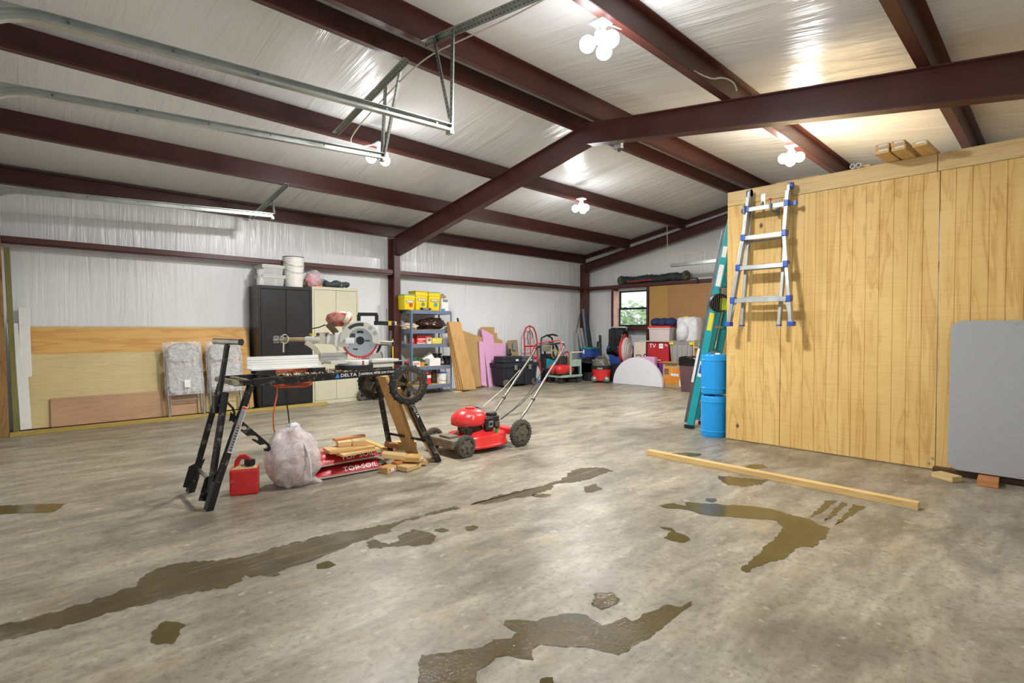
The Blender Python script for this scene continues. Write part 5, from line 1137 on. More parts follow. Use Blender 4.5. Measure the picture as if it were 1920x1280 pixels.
def tub(label, px0, px1, lv, h, d, mat, grp, dy=.06, inner=None):
    x0, x1 = sx(px0, lv, dy), sx(px1, lv, dy); t = T('plastic_tub', label, 'tub', ((x0+x1)/2, SY0+dy+d/2, LEV[lv]+.001), group=grp); w = x1-x0
    m = MB(); m.add([(-w*.43, -d*.43, 0), (w*.43, -d*.43, 0), (w*.43, d*.43, 0), (-w*.43, d*.43, 0), (-w/2, -d/2, h), (w/2, -d/2, h), (w/2, d/2, h), (-w/2, d/2, h)], [(0,3,2,1),(4,5,6,7),(0,1,5,4),(1,2,6,5),(2,3,7,6),(3,0,4,7)]); m.build('body', mat, t, bev=.008, smooth=True)
    m = MB(); m.box((-w*.52, -d*.52, h-.012), (w*.52, d*.52, h)); m.build('rim', mat, t, bev=.003)
    if inner: m = MB(); m.box((-w*.1, -d*.36, .004), (w*.38, d*.3, h*.75)); m.build('contents', inner, t, bev=.004)
tub('small yellow plastic tub on the third shelf', 810, 830, 2, .105, .16, 'tub_yellow', None); tub('clear tub with something blue inside at the right of the third shelf', 831, 846, 2, .115, .16, 'clear_bin', None, .06, 'paint_blue')
t = T('spray_can', 'grey can at the far left of the third shelf', 'can', (sx(763, 2, .2), SY0+.25, LEV[2]+.001)); m = MB(); m.lathe([(0, 0), (.035, 0), (.035, .14), (.02, .16), (.02, .18), (0, .18)], 16); m.build('can', 'hook_grey', t, smooth=True)
# fourth shelf
pm('green_plastic', '1f6b3d', .45); 
t = T('paint_pail', 'white pail tipped on its side on the fourth shelf', 'bucket', (sx(808, 1), SY0+.22, LEV[1]+.118)); Mq = Matrix.Rotation(R(58), 4, 'Y') @ Matrix.Rotation(R(15), 4, 'X'); m = MB(); m.lathe([(0, -.09), (.078, -.09), (.092, .09), (.086, .09), (.075, -.07), (0, -.07)], 24, Mq); m.build('body', 'bucket_white', t, smooth=40); m = MB(); m.lathe([(.092, .078), (.098, .08), (.098, .092), (.092, .093)], 24, Mq); m.build('rim', 'bucket_white', t, smooth=True)
t = T('green_bottle', 'green plastic bottles bundle behind the boxes on the fourth shelf', 'bottle', (sx(781, 1), SY0+.24, LEV[1]+.001)); m = MB(); m.lathe([(0, 0), (.05, 0), (.05, .14), (.03, .19), (.03, .21), (0, .21)], 18); m.build('body', 'green_plastic', t, smooth=True); m = MB(); m.cyl((0, 0, .21), (0, 0, .235), .032); m.build('cap', 'label_teal', t)
t = T('green_tray', 'dark green plastic tray on the fourth shelf under the tipped pail', 'tray', (sx(795, 1), SY0+.20, LEV[1]+.10), rot=(R(18), R(8), 0)); m = MB(); m.box((-.09, -.05, 0), (.09, .05, .02)); m.build('tray', 'green_plastic', t, bev=.006)
mbox('carton', 'white box with pink print at the left of the fourth shelf', 'box', 774, 788, 1, .095, .10, 'tag_white', .04, 'boxes on the fourth shelf', 0, (('pink_print', 'pink_cloth', .1, .9, .35, .75),))
mbox('carton', 'orange and green box on the fourth shelf', 'box', 789, 803, 1, .075, .08, 'box_orange', .04, 'boxes on the fourth shelf', 0, (('green_print', 'label_green', .45, .95, .1, .9), ('white_print', 'tag_white', .5, .9, .2, .5)))
mbox('carton', 'white box with faint print in the middle of the fourth shelf', 'box', 804, 826, 1, .135, .12, 'tag_white', .05, 'boxes on the fourth shelf', 0, (('blue_print', 'paint_blue', .0, .06, .05, .9),))
t = T('dark_jar', 'dark jar with pale label on the fourth shelf', 'jar', (sx(829, 1, .06)+.02, SY0+.09, LEV[1]+.001)); m = MB(); m.lathe([(0, 0), (.038, 0), (.038, .10), (.03, .12), (0, .12)], 18); m.build('jar', 'black_plastic', t, smooth=True); m = MB(); m.lathe([(.0385, .03), (.0385, .08)], 18); m.build('label', 'label_grey', t, smooth=True)
mbox('tool_case', 'black tool case at the right of the fourth shelf', 'case', 836, 846, 1, .17, .12, 'black_plastic', .05, None, 0, (('grey_panel', 'print_dark', .1, .9, .1, .6),), .01)
t = T('cable_bundle', 'black tangled cable bundle above the boxes on the fourth shelf', 'cable', (sx(826, 1), SY0+.26, LEV[1]+.001)); m = MB(); random.seed(3); m.tube([(.12*math.cos(i*.9)+.02*math.sin(i*2.1), .06*math.sin(i*.9), .13+.07*math.sin(i*.5)) for i in range(40)], .010, 6); m.build('cable', 'black_plastic', t, smooth=True); m = MB(); m.box((-.10, -.05, 0), (.10, .05, .13)); m.build('box', 'print_dark', t, bev=.01)
# bottom shelf
t = T('oil_can', 'red rectangular can with white cap on the bottom shelf', 'can', (sx(803, 0), SY0+.13, LEV[0]+.001)); m = MB(); m.box((-.045, -.03, 0), (.045, .03, .20)); m.build('body', 'can_red', t, bev=.008); m = MB(); m.box((-.045, -.031, .12), (.045, -.03, .17)); m.build('label', 'tag_white', t); m = MB(); m.cyl((-.02, 0, .20), (-.02, 0, .225), .016); m.build('cap', 'tag_white', t)
t = T('small_pail', 'small white pail with blue lid on the bottom shelf', 'bucket', (sx(830, 0), SY0+.16, LEV[0]+.001)); m = MB(); m.lathe([(0, 0), (.085, 0), (.098, .19), (0, .19)], 28); m.build('body', 'bucket_white', t, smooth=40); m = MB(); m.lathe([(0, .205), (.103, .205), (.105, .19), (.10, .185)], 28); m.build('lid', 'paint_blue', t, smooth=40); m = MB(); m.tube([(.092*math.cos(R(a)), .092*math.sin(R(a)), .10-.05*abs(math.sin(R(a)))) for a in range(200, 341, 14)], .004, 6); m.build('green_print', 'label_green', t)
t = T('paper_sack', 'brown paper sack behind the small pail on the bottom shelf', 'sack', (sx(816, 0, .25), SY0+.28, LEV[0]+.001)); m = MB(); blob(m, (0, 0, .11), (.07, .06, .14), 18, 12, .2, 3, 7, 0); m.build('sack', 'card_brown', t, smooth=True)
t = T('red_jar', 'red lidded jar at the left end of the fourth shelf', 'jar', (sx(762, 1, .05)+.03, SY0+.09, LEV[1]+.001)); m = MB(); m.lathe([(0, 0), (.04, 0), (.04, .07), (0, .07)], 18); m.build('jar', 'black_plastic', t, smooth=40); m = MB(); m.lathe([(0, .10), (.042, .10), (.042, .07)], 18); m.build('lid', 'red_plastic', t, smooth=40)
# tools leaning behind the saw, between cabinet and shelf
t = T('long_pole', 'yellow handled tool leaning by the middle column', 'tool', (4.95, 8.14, 0)); m = MB(); m.tube([(0, 0, 0), (.02, .06, 1.0)], .014, 8); m.build('shaft', 'yellow_plastic', t, smooth=True); m = MB(); m.cb((0, 0, .02), (.10, .06, .04)); m.build('head', 'black_plastic', t, bev=.008)
t = T('long_pole', 'dark metal bar leaning by the middle column behind the saw', 'tool', (4.80, 8.10, 0)); m = MB(); m.beam((0, 0, 0), (.14, .10, 1.15), .04, .02); m.build('bar', 'galv_dark', t)
t = T('wire_rod', 'thin dark rod leaning against the middle column', 'rod', (4.90, 8.20, 0)); m = MB(); m.tube([(0, 0, 0), (.04, .15, 1.55)], .006, 6); m.build('rod', 'galv_dark', t)
# dark stacked crates seen under the rear wheel of the stand
t = T('tyre_stack', 'dark ribbed box behind the rear wheel of the saw stand', 'box', (4.42, 8.12, 0)); m = MB(); m.box((-.16, -.13, 0), (.16, .13, .62)); m.build('body', 'black_plastic', t, bev=.01)
for k in range(8): m = MB(); m.box((-.165, -.137, .06+k*.065), (.165, -.13, .085+k*.065)); m.build('rib', 'black_plastic', t)
t = T('spare_wheel', 'small grey wheel standing on the floor by the beige cabinet', 'wheel', (4.27, 7.98, .10)); m = MB(); m.lathe([(.04, -.02), (.09, -.025), (.10, 0), (.09, .025), (.04, .02), (.04, -.02)], 24, Matrix.Rotation(R(90), 4, 'X') @ Matrix.Rotation(R(20), 4, 'X')); m.build('tyre', 'wheel_grey', t, smooth=True)
# ------------------------------------------------------------------ boards leaning right of the shelving
def slab(name, label, cat, pts, Y, th, mat, grp=None, lean=0.0, Yb=None):
    """flat sheet traced on the plane it leans in: foot at Yb, top nearer the wall at Y; thickness th"""
    Yb = Y if Yb is None else Yb
    zmax = max(oY(x, y, Y).z for x, y in pts); P = []
    for x, y in pts:
        z = max(0, oY(x, y, Y).z)
        for _ in range(3): yy = Yb+(Y-Yb)*z/zmax; z = max(0.0, oY(x, y, yy).z)
        q = oY(x, y, yy); P.append(Vector((q.x, yy, max(0, q.z))))
    t = T(name, label, cat, group=grp); n = len(P); m = MB(); k = Vector((0, th, 0))
    m.add(P+[p+k for p in P], [tuple(range(n-1, -1, -1)), tuple(range(n, 2*n))]+[(i, (i+1) % n, n+(i+1) % n, n+i) for i in range(n)]); m.build('sheet', mat, t); return base(t)
pm('cardboard', 'b5935f', .8, var=.06, scale=4); pm('foam_pink', 'd9a3c6', .75, var=.05, scale=20, bump=.05); wood('pine_board', 'c59b63', 'a87b45', 2, 1, .55, ring=5)
slab('pine_board', 'wide knotty pine board leaning against the right side of the shelving', 'board', [(841, 603), (864, 603), (893, 729), (869, 731)], 7.845, .019, 'pine_board', 'pine boards leaning on the shelving', 0, 7.80)
for k, (lb, dx) in enumerate((('second pine board of the leaning stack, just its edge showing', 5), ('third pine board of the leaning stack, just its edge showing', 9), ('last pine board of the leaning stack, hard by the shelf', 13))):
    slab('pine_board', lb, 'board', [(841-dx*.3, 603+k*2), (862-dx*.3, 603+k*2), (888-dx, 730), (870-dx, 731)], 7.867+.022*k, .019, 'pine_board', 'pine boards leaning on the shelving', 0, 7.822+.022*k)
slab('cardboard_sheet', 'large brown cardboard sheet leaning on the wall behind the pine boards', 'cardboard', [(866, 619), (906, 633), (906, 724), (878, 727)], 8.34, .006, 'cardboard', 'cardboard leaning on the wall', 0, 8.16)
slab('cardboard_sheet', 'stepped cardboard sheet behind the pink foam boards', 'cardboard', [(901, 613), (927, 613), (927, 624), (932, 624), (932, 634), (943, 638), (943, 724), (901, 724)], 8.37, .006, 'cardboard', 'cardboard leaning on the wall', 0, 8.25)
slab('foam_board', 'tallest pink foam board leaning on the wall', 'foam board', [(903, 616), (925, 628), (936, 725), (917, 725)], 8.30, .04, 'foam_pink', 'pink foam boards', 0, 8.16)
slab('foam_board', 'narrow pink foam board at the left of the pink ones', 'foam board', [(898, 640), (907, 640), (913, 724), (903, 722)], 8.25, .03, 'foam_pink', 'pink foam boards', 0, 8.13)
slab('foam_board', 'short wide pink foam board behind the black chest', 'foam board', [(927, 643), (947, 643), (947, 722), (930, 722)], 8.29, .03, 'foam_pink', 'pink foam boards', 0, 8.18)
t = slab('picture_plaque', 'brown board with a small dark picture behind the black chest', 'board', [(952, 638), (970, 637), (977, 720), (957, 720)], 8.36, .012, 'cardboard_c', None, 0, 8.18)
m = MB(); p = oY(963, 648, 8.315); m.cb((0, 0, 0), (.10, .004, .16), (R(-8), R(5), 0)); o = m.build('picture', 'label_grey', t); o.location = p-t.location+Vector((0, -.025, -.02))
t = T('roller_pole', 'white paint pole with black tip leaning behind the pine boards', 'pole'); a, b = oY(858, 597, 8.05), oY(880, 727, 7.95); b.z = 0
m = MB(); m.tube([a, b], .012, 8); m.build('pole', 'white_trim', t, smooth=True); m = MB(); d = (a-b).normalized(); m.tube([a-d*.07, a+d*.01], .018, 10); m.build('grip', 'black_plastic', t, smooth=True); base(t)
t = T('plywood_scrap', 'small wood scrap on the floor at the foot of the pine boards', 'wood offcut', (6.14, 7.88, 0), .1); m = MB(); m.box((-.09, -.05, 0), (.09, .05, .02)); m.build('scrap', 'offcut_pale', t)
# ------------------------------------------------------------------ black rolling chest and cases
pm('case_black', '2a2e35', .45); pm('case_grey', '50545a', .5); pm('chest_black', '20262f', .5, var=.1, scale=12, bump=.04); pm('latch_grey', '8c8c86', .4, .5)
p0, p1, p2 = fl(943, 727), fl(1005, 721.5), fl(921, 724); d = (p1-p0); L = .93; rz = math.atan2(d.y, d.x); D = .40
t = T('tool_chest', 'large black rolling tool chest with grey latches', 'tool chest', (p0.x, p0.y, 0), rz)
m = MB(); m.add([(.03, .03, .04), (L-.03, .03, .04), (L-.03, D-.03, .04), (.03, D-.03, .04), (0, 0, .40), (L, 0, .40), (L, D, .40), (0, D, .40)], [(0,3,2,1),(4,5,6,7),(0,1,5,4),(1,2,6,5),(2,3,7,6),(3,0,4,7)]); m.build('body', 'chest_black', t, bev=.015)
m = MB(); m.box((-.02, -.02, .402), (L+.02, D+.02, .485)); m.box((.06, .05, .485), (L-.06, D-.05, .498)); m.build('lid', 'chest_black', t, bev=.012)
for x in (.10, .36, .58, .84): m = MB(); m.box((x, -.006, .06), (x+.05, .03, .38)); m.build('rib', 'chest_black', t, bev=.006)
for x in (.28, .66): m = MB(); m.box((x, -.035, .345), (x+.075, -.018, .45)); m.build('latch', 'latch_grey', t, bev=.006)
for x in (.08, L-.06): m = MB(); m.lathe([(0, -.022), (.075, -.022), (.08, -.01), (.08, .018), (0, .018)], 24, frame((x, -.012 if x < .5 else .02, .08), (1, 0, 0), z=(0, 1, 0))); m.build('wheel', 'wheel_grey', t, smooth=40)
M4 = Matrix.Translation((p0.x, p0.y, 0)) @ Matrix.Rotation(rz, 4, 'Z')
for lb, x0, x1, y0, y1, h, mt in (('black plastic tool case on the left of the chest lid', .02, .54, .04, .34, .125, 'case_black'), ('grey plastic tool case on the right of the chest lid', .56, .88, .06, .32, .11, 'case_grey')):
    c = M4 @ Vector(((x0+x1)/2, (y0+y1)/2, .499)); t = T('tool_case', lb, 'case', c, rz, group='cases on the black chest'); w, dd = (x1-x0)/2, (y1-y0)/2
    m = MB(); m.box((-w, -dd, 0), (w, dd, h*.55)); m.build('lower_shell', mt, t, bev=.012); m = MB(); m.box((-w+.004, -dd+.004, h*.57), (w-.004, dd-.004, h)); m.build('upper_shell', mt, t, bev=.012)
    m = MB(); m.box((w*.35, -dd-.004, h*.2), (w*.62, -dd, h*.5)); m.build('white_label', 'tag_white', t); m = MB(); m.box((-.06, -dd-.015, h*.45), (.06, -dd, h*.62)); m.build('handle', mt, t, bev=.004)
t = T('drill_battery', 'small black gadget standing on the black tool case', 'gadget', M4 @ Vector((.42, .3, .625)), rz); m = MB(); m.ball((0, 0, .03), (.05, .04, .03), 14, 8); m.build('body', 'black_plastic', t, smooth=True); m = MB(); m.cb((0, 0, .10), (.05, .03, .09)); m.build('head', 'print_dark', t, bev=.01)
# ------------------------------------------------------------------ red hand truck with pressure washer, cart, compressor
pm('truck_red', 'c01f28', .4, var=.08)
t = T('hand_truck', 'tall red hand truck standing against the far left wall', 'hand truck', (8.51, 8.14, 0), R(0))
w = .20; fr_ = [(-w, .06, .10), (-w, .10, .95), (-w*.92, .12, 1.10), (-w*.6, .13, 1.21), (0, .13, 1.255), (w*.6, .13, 1.21), (w*.92, .12, 1.10), (w, .10, .95), (w, .06, .10)]
m = MB(); m.tube(fr_, .016, 10); m.build('frame', 'truck_red', t, smooth=True)
m = MB(); m.tube([(0, .08, .25), (0, .13, 1.25)], .010, 8); m.build('centre_bar', 'truck_red', t, smooth=True)
for z in (.25, .52, .80): m = MB(); m.beam((-w, .07+z*.04, z), (w, .07+z*.04, z), .012, .035); m.build('crossbar', 'truck_red', t)
m = MB(); m.box((-.22, -.20, 0), (.22, .06, .012)); m.build('toe_plate', 'truck_red', t)
for s in (-1, 1): 
    m = MB(); m.lathe([(.03, -.03), (.10, -.035), (.12, -.015), (.12, .015), (.10, .035), (.03, .03), (.03, -.03)], 26, frame((s*.25, .14, .12), (0, 1, 0), z=(1, 0, 0))); m.build('wheel', 'tyre', t, smooth=40)
m = MB(); m.tube([(-.05, -.02, .58), (-.02, -.12, .55), (.02, -.17, .45), (.03, -.18, .28), (.0, -.12, .05)], .014, 8); m.build('side_guard', 'truck_red', t, smooth=True)
m = MB(); m.tube([(-.06, .10, .85), (-.10, .10, 1.0), (-.07, .10, 1.12), (0, .10, 1.15), (.05, .10, 1.10), (.07, .10, 1.02), (.02, .10, .97)], .008, 6); m.build('hose_hook', 'black_plastic', t, smooth=True)
t = T('pressure_washer', 'blue and black pressure washer with coiled hose beside the hand truck', 'pressure washer', (9.00, 8.18, 0), R(-15))
m = MB(); m.box((-.13, -.13, .22), (.13, .13, .62)); m.build('body', 'print_dark', t, bev=.03, seg=3); m = MB(); m.box((-.11, -.15, .30), (.11, -.13, .52)); m.build('front_panel', 'label_teal', t, bev=.01)
m = MB(); m.tube([(-.16, 0, .10), (-.17, .02, .80), (-.14, .03, .98), (0, .03, 1.04), (.14, .03, .98), (.17, .02, .80), (.16, 0, .10)], .02, 10); m.build('frame', 'black_plastic', t, smooth=True)
m = MB(); m.tube([(.20*math.cos(i*.45)*(.9+.1*math.sin(i*.7)), -.16+.02*math.sin(i*.9), .70+.20*math.sin(i*.45)*(.9+.1*math.sin(i))) for i in range(46)], .012, 7); m.build('hose', 'black_plastic', t, smooth=True)
m = MB(); m.tube([(.08+.09*math.cos(i*.5), -.19, .62+.10*math.sin(i*.5)) for i in range(26)], .009, 7); m.build('yellow_hose', 'yellow_plastic', t, smooth=True)
m = MB(); m.tube([(-.05, -.1, 1.04), (.1, -.08, 1.06), (.25, -.05, 1.02)], .022, 8); m.build('spray_wand', 'black_plastic', t, smooth=True); m = MB(); m.cb((.22, -.05, 1.02), (.09, .04, .06)); m.build('wand_grip', 'cloth_cream', t, bev=.01)
for s in (-1, 1): m = MB(); m.lathe([(0, -.025), (.10, -.03), (.115, 0), (.10, .03), (0, .025)], 24, frame((s*.19, .06, .115), (0, 1, 0), z=(1, 0, 0))); m.build('wheel', 'tyre', t, smooth=40)
m = MB(); m.box((-.12, -.12, .0), (.12, .12, .22)); m.build('skid', 'print_dark', t, bev=.01)
t = T('water_jug', 'clear water jug with blue bottom on the hand truck plate', 'jug', (8.49, 8.03, .014)); m = MB(); m.lathe([(0, 0), (.085, 0), (.085, .06)], 20); m.build('blue_base', 'paint_blue', t, smooth=40); m = MB(); m.lathe([(.085, .06), (.088, .22), (.06, .30), (.03, .33), (.03, .36), (0, .36)], 20); m.build('body', 'clear_bin', t, smooth=True)
pm('cart_green', 'a9c2b0', .5, .1, .08)
t = T('utility_cart', 'pale green four wheeled utility cart carrying red tanks', 'cart', (8.98, 7.66, 0), R(-6))
m = MB(); m.box((-.31, -.24, .13), (.31, .24, .16)); m.box((-.32, -.25, .145), (.32, -.235, .185)); m.box((-.32, .235, .145), (.32, .25, .185)); m.build('deck', 'cart_green', t, bev=.004)
for x in (-.25, .25):
    for y in (-.18, .18): m = MB(); m.lathe([(0, -.018), (.052, -.02), (.058, 0), (.052, .02), (0, .018)], 18, frame((x, y, .058), (1, 0, 0), z=(0, 1, 0))); m.cb((x, y, .105), (.05, .045, .05)); m.build('caster', 'tyre', t, smooth=40)
for y in (-.22, .22): m = MB(); m.beam((-.02 if y < 0 else .27, y, .15), (-.02 if y < 0 else .29, y, .66), .03, .03, (0, 1, 0)); m.build('post', 'cart_green', t)
m = MB(); m.beam((-.02, -.225, .44), (.30, -.225, .44), .012, .15); m.build('side_panel', 'cart_green', t); m = MB(); m.beam((.29, -.22, .15), (.29, -.22, .40), .025, .025, (0, 1, 0)); m.build('post', 'cart_green', t)
t = T('air_compressor', 'red twin tank air compressor riding on the pale green cart', 'compressor', (8.93, 7.69, .186), R(-6))
for y in (-.10, .10): m = MB(); m.tube([(-.27, y, .115), (-.24, y, .115), (-.20, y, .115), (.16, y, .115), (.20, y, .115), (.23, y, .115)], [.03, .08, .105, .105, .08, .03], 18); m.build('tank', 'mow_red', t, smooth=60)
m = MB(); m.box((-.14, -.10, .21), (.10, .10, .40)); m.build('motor', 'print_dark', t, bev=.03, seg=3); m = MB(); m.tube([(.12, -.1, .20), (.14, -.1, .44), (.16, 0, .50), (.14, .1, .44), (.12, .1, .20)], .016, 8); m.build('handle', 'truck_red', t, smooth=True)
for x in (-.12, .10): m = MB(); m.box((x-.02, -.14, 0), (x+.02, .14, .02)); m.build('foot', 'black_plastic', t)
t = T('pipe_vise', 'white T-handled pipe lying across the top of the cart posts', 'pipe', (9.12, 7.42, .662), R(-6)); m = MB(); m.tube([(-.16, 0, .012), (.22, 0, .012)], .012, 8); m.build('pipe', 'white_trim', t, smooth=True); m = MB(); m.tube([(.22, 0, -.03), (.22, 0, .06)], .014, 8); m.build('tee', 'white_trim', t, smooth=True)
t = T('hose_reel', 'bright green round cover on a dark drum behind the cart', 'reel', (9.66, 8.12, 0)); m = MB(); m.lathe([(0, 0), (.22, 0), (.24, .04), (.22, .16), (.24, .20), (.22, .34), (0, .34)], 28); m.build('drum', 'black_plastic', t, smooth=40); m = MB(); m.lathe([(.25, .35), (.24, .40), (.14, .47), (0, .48)], 28); m.build('cover', 'green_bright', t, smooth=True)
# ------------------------------------------------------------------ far corner
pm('bin_black', '24262a', .5, var=.1); pm('vac_red', 'd42c2e', .38, var=.05); pm('vac_grey', '55534d', .6, var=.15, dust=.35, dustc=(.50, .47, .38)); pm('tote_blue', '3f57a6', .45, var=.06); pm('green_lid', '1f8f78', .45); pm('bag_black', '121214', .22, var=.2, scale=8, bump=.5)
c = fl(1105, 713); t = T('trash_can', 'black round trash can filled to the top in the far corner', 'trash can', (c.x+.02, c.y+.02, 0)); m = MB(); m.lathe([(0, 0), (.15, 0), (.18, .40), (.195, .405), (.20, .45), (.185, .455), (.18, .40)], 28); m.build('body', 'bin_black', t, smooth=40); m = MB(); blob(m, (0, 0, .43), (.16, .16, .10), 20, 12, .3, 4, 3); m.build('rubbish', 'bag_black', t, smooth=True)
c = fl(1129, 718); t = T('shop_vacuum', 'red and grey drum shop vacuum on the floor', 'vacuum', (c.x+.16, c.y+.14, 0), R(-62))
m = MB(); m.lathe([(0, .05), (.19, .05), (.215, .30), (0, .30)], 32); m.build('drum', 'vac_red', t, smooth=40); m = MB(); m.lathe([(.222, .30), (.225, .37), (.20, .38)], 32); m.build('band', 'bin_black', t, smooth=40); m = MB(); m.lathe([(.205, .375), (.20, .42), (.17, .50), (.10, .54), (0, .55)], 32); m.build('lid', 'vac_grey', t, smooth=40)
m = MB(); sweep(m, [(-.10, 0, .53), (-.08, 0, .57), (.08, 0, .57), (.10, 0, .53)], [(-.03, -.012), (.03, -.012), (.03, .012), (-.03, .012)], (0, 1, 0)); m.build('handle', 'vac_grey', t, bev=.005); m = MB(); m.cb((0, -.215, .315), (.12, .03, .04)); m.build('latch', 'latch_grey', t, bev=.012)
for s in (-1, 1):
    m = MB(); m.ball((s*.135, -.145, .075), (.075, .06, .075), 16, 10); m.v = [(x, y, max(z, .03)) for x, y, z in m.v]; m.build('caster_pod', 'latch_grey', t, smooth=True); m = MB(); m.cyl((s*.135-.02, -.15, .03), (s*.135+.02, -.15, .03), .03); m.build('caster', 'bin_black', t)
    m = MB(); m.cyl((s*.135-.02, .14, .03), (s*.135+.02, .14, .03), .03); m.build('caster', 'bin_black', t)
t = T('storage_tote', 'blue storage tote with green lid standing on a dark crate in the corner', 'tote', (10.18, 7.87, .42), 0); tote(t, .34, .30, .30, 'tote_blue', 'green_lid', .03, .92)
t = T('dark_crate', 'dark crate under the blue tote in the corner', 'crate', (10.18, 7.87, 0)); m = MB(); m.box((-.14, -.14, 0), (.14, .14, .415)); m.build('body', 'bin_black', t, bev=.01)
t = T('storage_tote', 'large blue storage tote draped with a black bag beneath the window', 'tote', (10.28, 7.02, .35), R(-90)); tote(t, .52, .42, .42, 'tote_blue', 'tote_blue', .03, .86)
t = T('dark_crate', 'dark blue crate under the large blue tote', 'crate', (10.28, 7.02, 0)); m = MB(); m.box((-.19, -.22, 0), (.19, .22, .345)); m.build('body', 'navy', t, bev=.01)
t = T('black_bag', 'shiny black plastic bag draped over a carton below the window', 'bag', (10.24, 7.10, .782)); m = MB(); nn = 34
vs = []; fs = []; prf = [(.15, .42), (.17, .425), (.185, .40), (.195, .30), (.215, .15), (.235, .02), (.27, -.06), (.26, -.16), (.22, -.20)]
for j, (r_, z) in enumerate(prf):
    for i in range(nn):
        a = 2*math.pi*i/nn; f = 1+(.05+.09*(1-z/.42 if z < .42 else 0))*mnoise.noise(Vector((math.cos(a)*3.2, math.sin(a)*3.2, z*1.5)))*1.6
        sq = 1/max(abs(math.cos(a)), abs(math.sin(a)))**.6; vs.append((math.cos(a)*r_*f*sq*.8, math.sin(a)*r_*f*sq*.95, z+.015*math.sin(a*5)))
for j in range(len(prf)-1):
    for i in range(nn): fs.append((j*nn+i, j*nn+(i+1) % nn, (j+1)*nn+(i+1) % nn, (j+1)*nn+i))
m.add(vs, fs); m.build('bag', 'bag_black', t, smooth=60); m = MB(); m.box((-.15, -.17, .0), (.15, .17, .40)); m.build('carton', 'bin_black', t); m = MB(); blob(m, (0, 0, .435), (.19, .20, .025), 20, 10, .2, 3, 2); m.build('white_cloth', 'bag_white', t, smooth=True)
t = T('snow_saucer', 'round red dish with clear ringed cover standing on edge', 'dish', (9.88, 6.78, .715), rot=frame((0, 0, 0), (0, 0, 1), z=(.22, -1, .12)).to_euler()); 
m = MB(); m.lathe([(0, .02), (.20, .02), (.27, .05), (.30, .12), (.29, .12), (.26, .06), (0, .04)], 40); m.build('dish', 'vac_red', t, smooth=40)
m = MB(); m.lathe([(.285, .12), (.25, .17), (.22, .175), (.215, .19), (.16, .20), (.155, .215), (.09, .22), (.085, .21), (0, .21)], 40); m.build('clear_cover', 'clear_bin', t, smooth=True); m = MB(); sweep(m, [(.28, -.06, .09), (.34, -.05, .09), (.34, .05, .09), (.28, .06, .09)], [(-.012, -.012), (.012, -.012), (.012, .012), (-.012, .012)], (0, 0, 1)); m.build('handle', 'vac_red', t)
t = T('dark_crate', 'dark low box that carries the red dish', 'crate', (9.92, 6.84, 0)); m = MB(); m.box((-.11, -.14, 0), (.13, .14, .41)); m.build('body', 'bin_black', t, bev=.01)
# long things in the corner
def stickup(name, label, cat, a, b, X, w, h, mat, grp='long things standing in the far corner'):
    p, q = oX(*a, X), oX(*b, X); q.z = max(q.z, 0) if q.z < .2 else q.z
    t = T(name, label, cat, group=grp); m = MB()
    if h: m.beam(q, p, w, h, (1, 0, 0))
    else: m.tube([q, p], w, 8)
    m.build('bar', mat, t); return base(t)
pm('pvc_grey', '6c7684', .5); 
stickup('thin_rod', 'long thin brown rod leaning in the far corner', 'rod', (1094, 560), (1062, 706), 10.35, .008, 0, 'card_brown'); stickup('metal_channel', 'pale metal channel leaning in the far corner', 'channel', (1085, 614), (1099, 706), 10.10, .06, .03, 'alu'); stickup('metal_channel', 'slotted white metal standard leaning in the far corner', 'channel', (1090, 615), (1106, 706), 10.06, .05, .03, 'galv'); stickup('plastic_tube', 'tall grey plastic tube standing in the far corner', 'tube', (1093, 579), (1107, 706), 10.28, .03, 0, 'pvc_grey'); stickup('plastic_tube', 'dark tube standing against the corner column', 'tube', (1099, 589), (1115, 704), 10.33, .045, 0, 'bin_black'); stickup('plastic_tube', 'black upright tube beside the blue tote with green lid', 'tube', (1125, 628), (1127, 706), 9.95, .03, 0, 'bin_black'); stickup('plastic_tube', 'short dark tube behind the blue tote with green lid', 'tube', (1121, 640), (1119, 700), 10.40, .025, 0, 'bin_black')
t = T('black_wedge', 'dark wedge shaped bracket leaning behind the green reel', 'bracket', (10.05, 8.12, 0)); m = MB(); m.prism([(-.12, 0), (.12, 0), (.02, .62), (-.01, .62)], .05, frame((0, 0, 0), (0, 1, 0), y=(0, 0, 1))); m.build('wedge', 'pvc_grey', t)
# folded round table
pm('table_white', 'd7d8de', .5, var=.02)
t = T('round_table', 'white round table folded in half standing on its straight edge', 'table', (9.64, 6.20, 0)); n = 40
for k in (0, 1):
    m = MB(); out = [(.60*math.cos(math.pi*i/n), .585*math.sin(math.pi*i/n)) for i in range(n+1)]; m.prism(out, .035, frame((.045*k, 0, .004), (0, -1, 0), y=(0, 0, 1))); m.build('half_top', 'table_white', t, bev=.005)
m = MB(); m.tube([(.03, .06, .60), (.03, .05, .635), (.03, -.05, .635), (.03, -.06, .60)], .010, 8); m.build('handle', 'print_dark', t, smooth=True)
t = T('pink_case', 'pink and black handled case behind the folded round table', 'case', (9.86, 6.12, 0)); m = MB(); m.box((-.06, -.22, 0), (.06, .22, .60)); m.build('body', 'foam_pink', t, bev=.03); m = MB(); m.tube([(0, -.08, .60), (0, -.06, .645), (0, .06, .645), (0, .08, .60)], .012, 8); m.build('handle', 'print_dark', t)
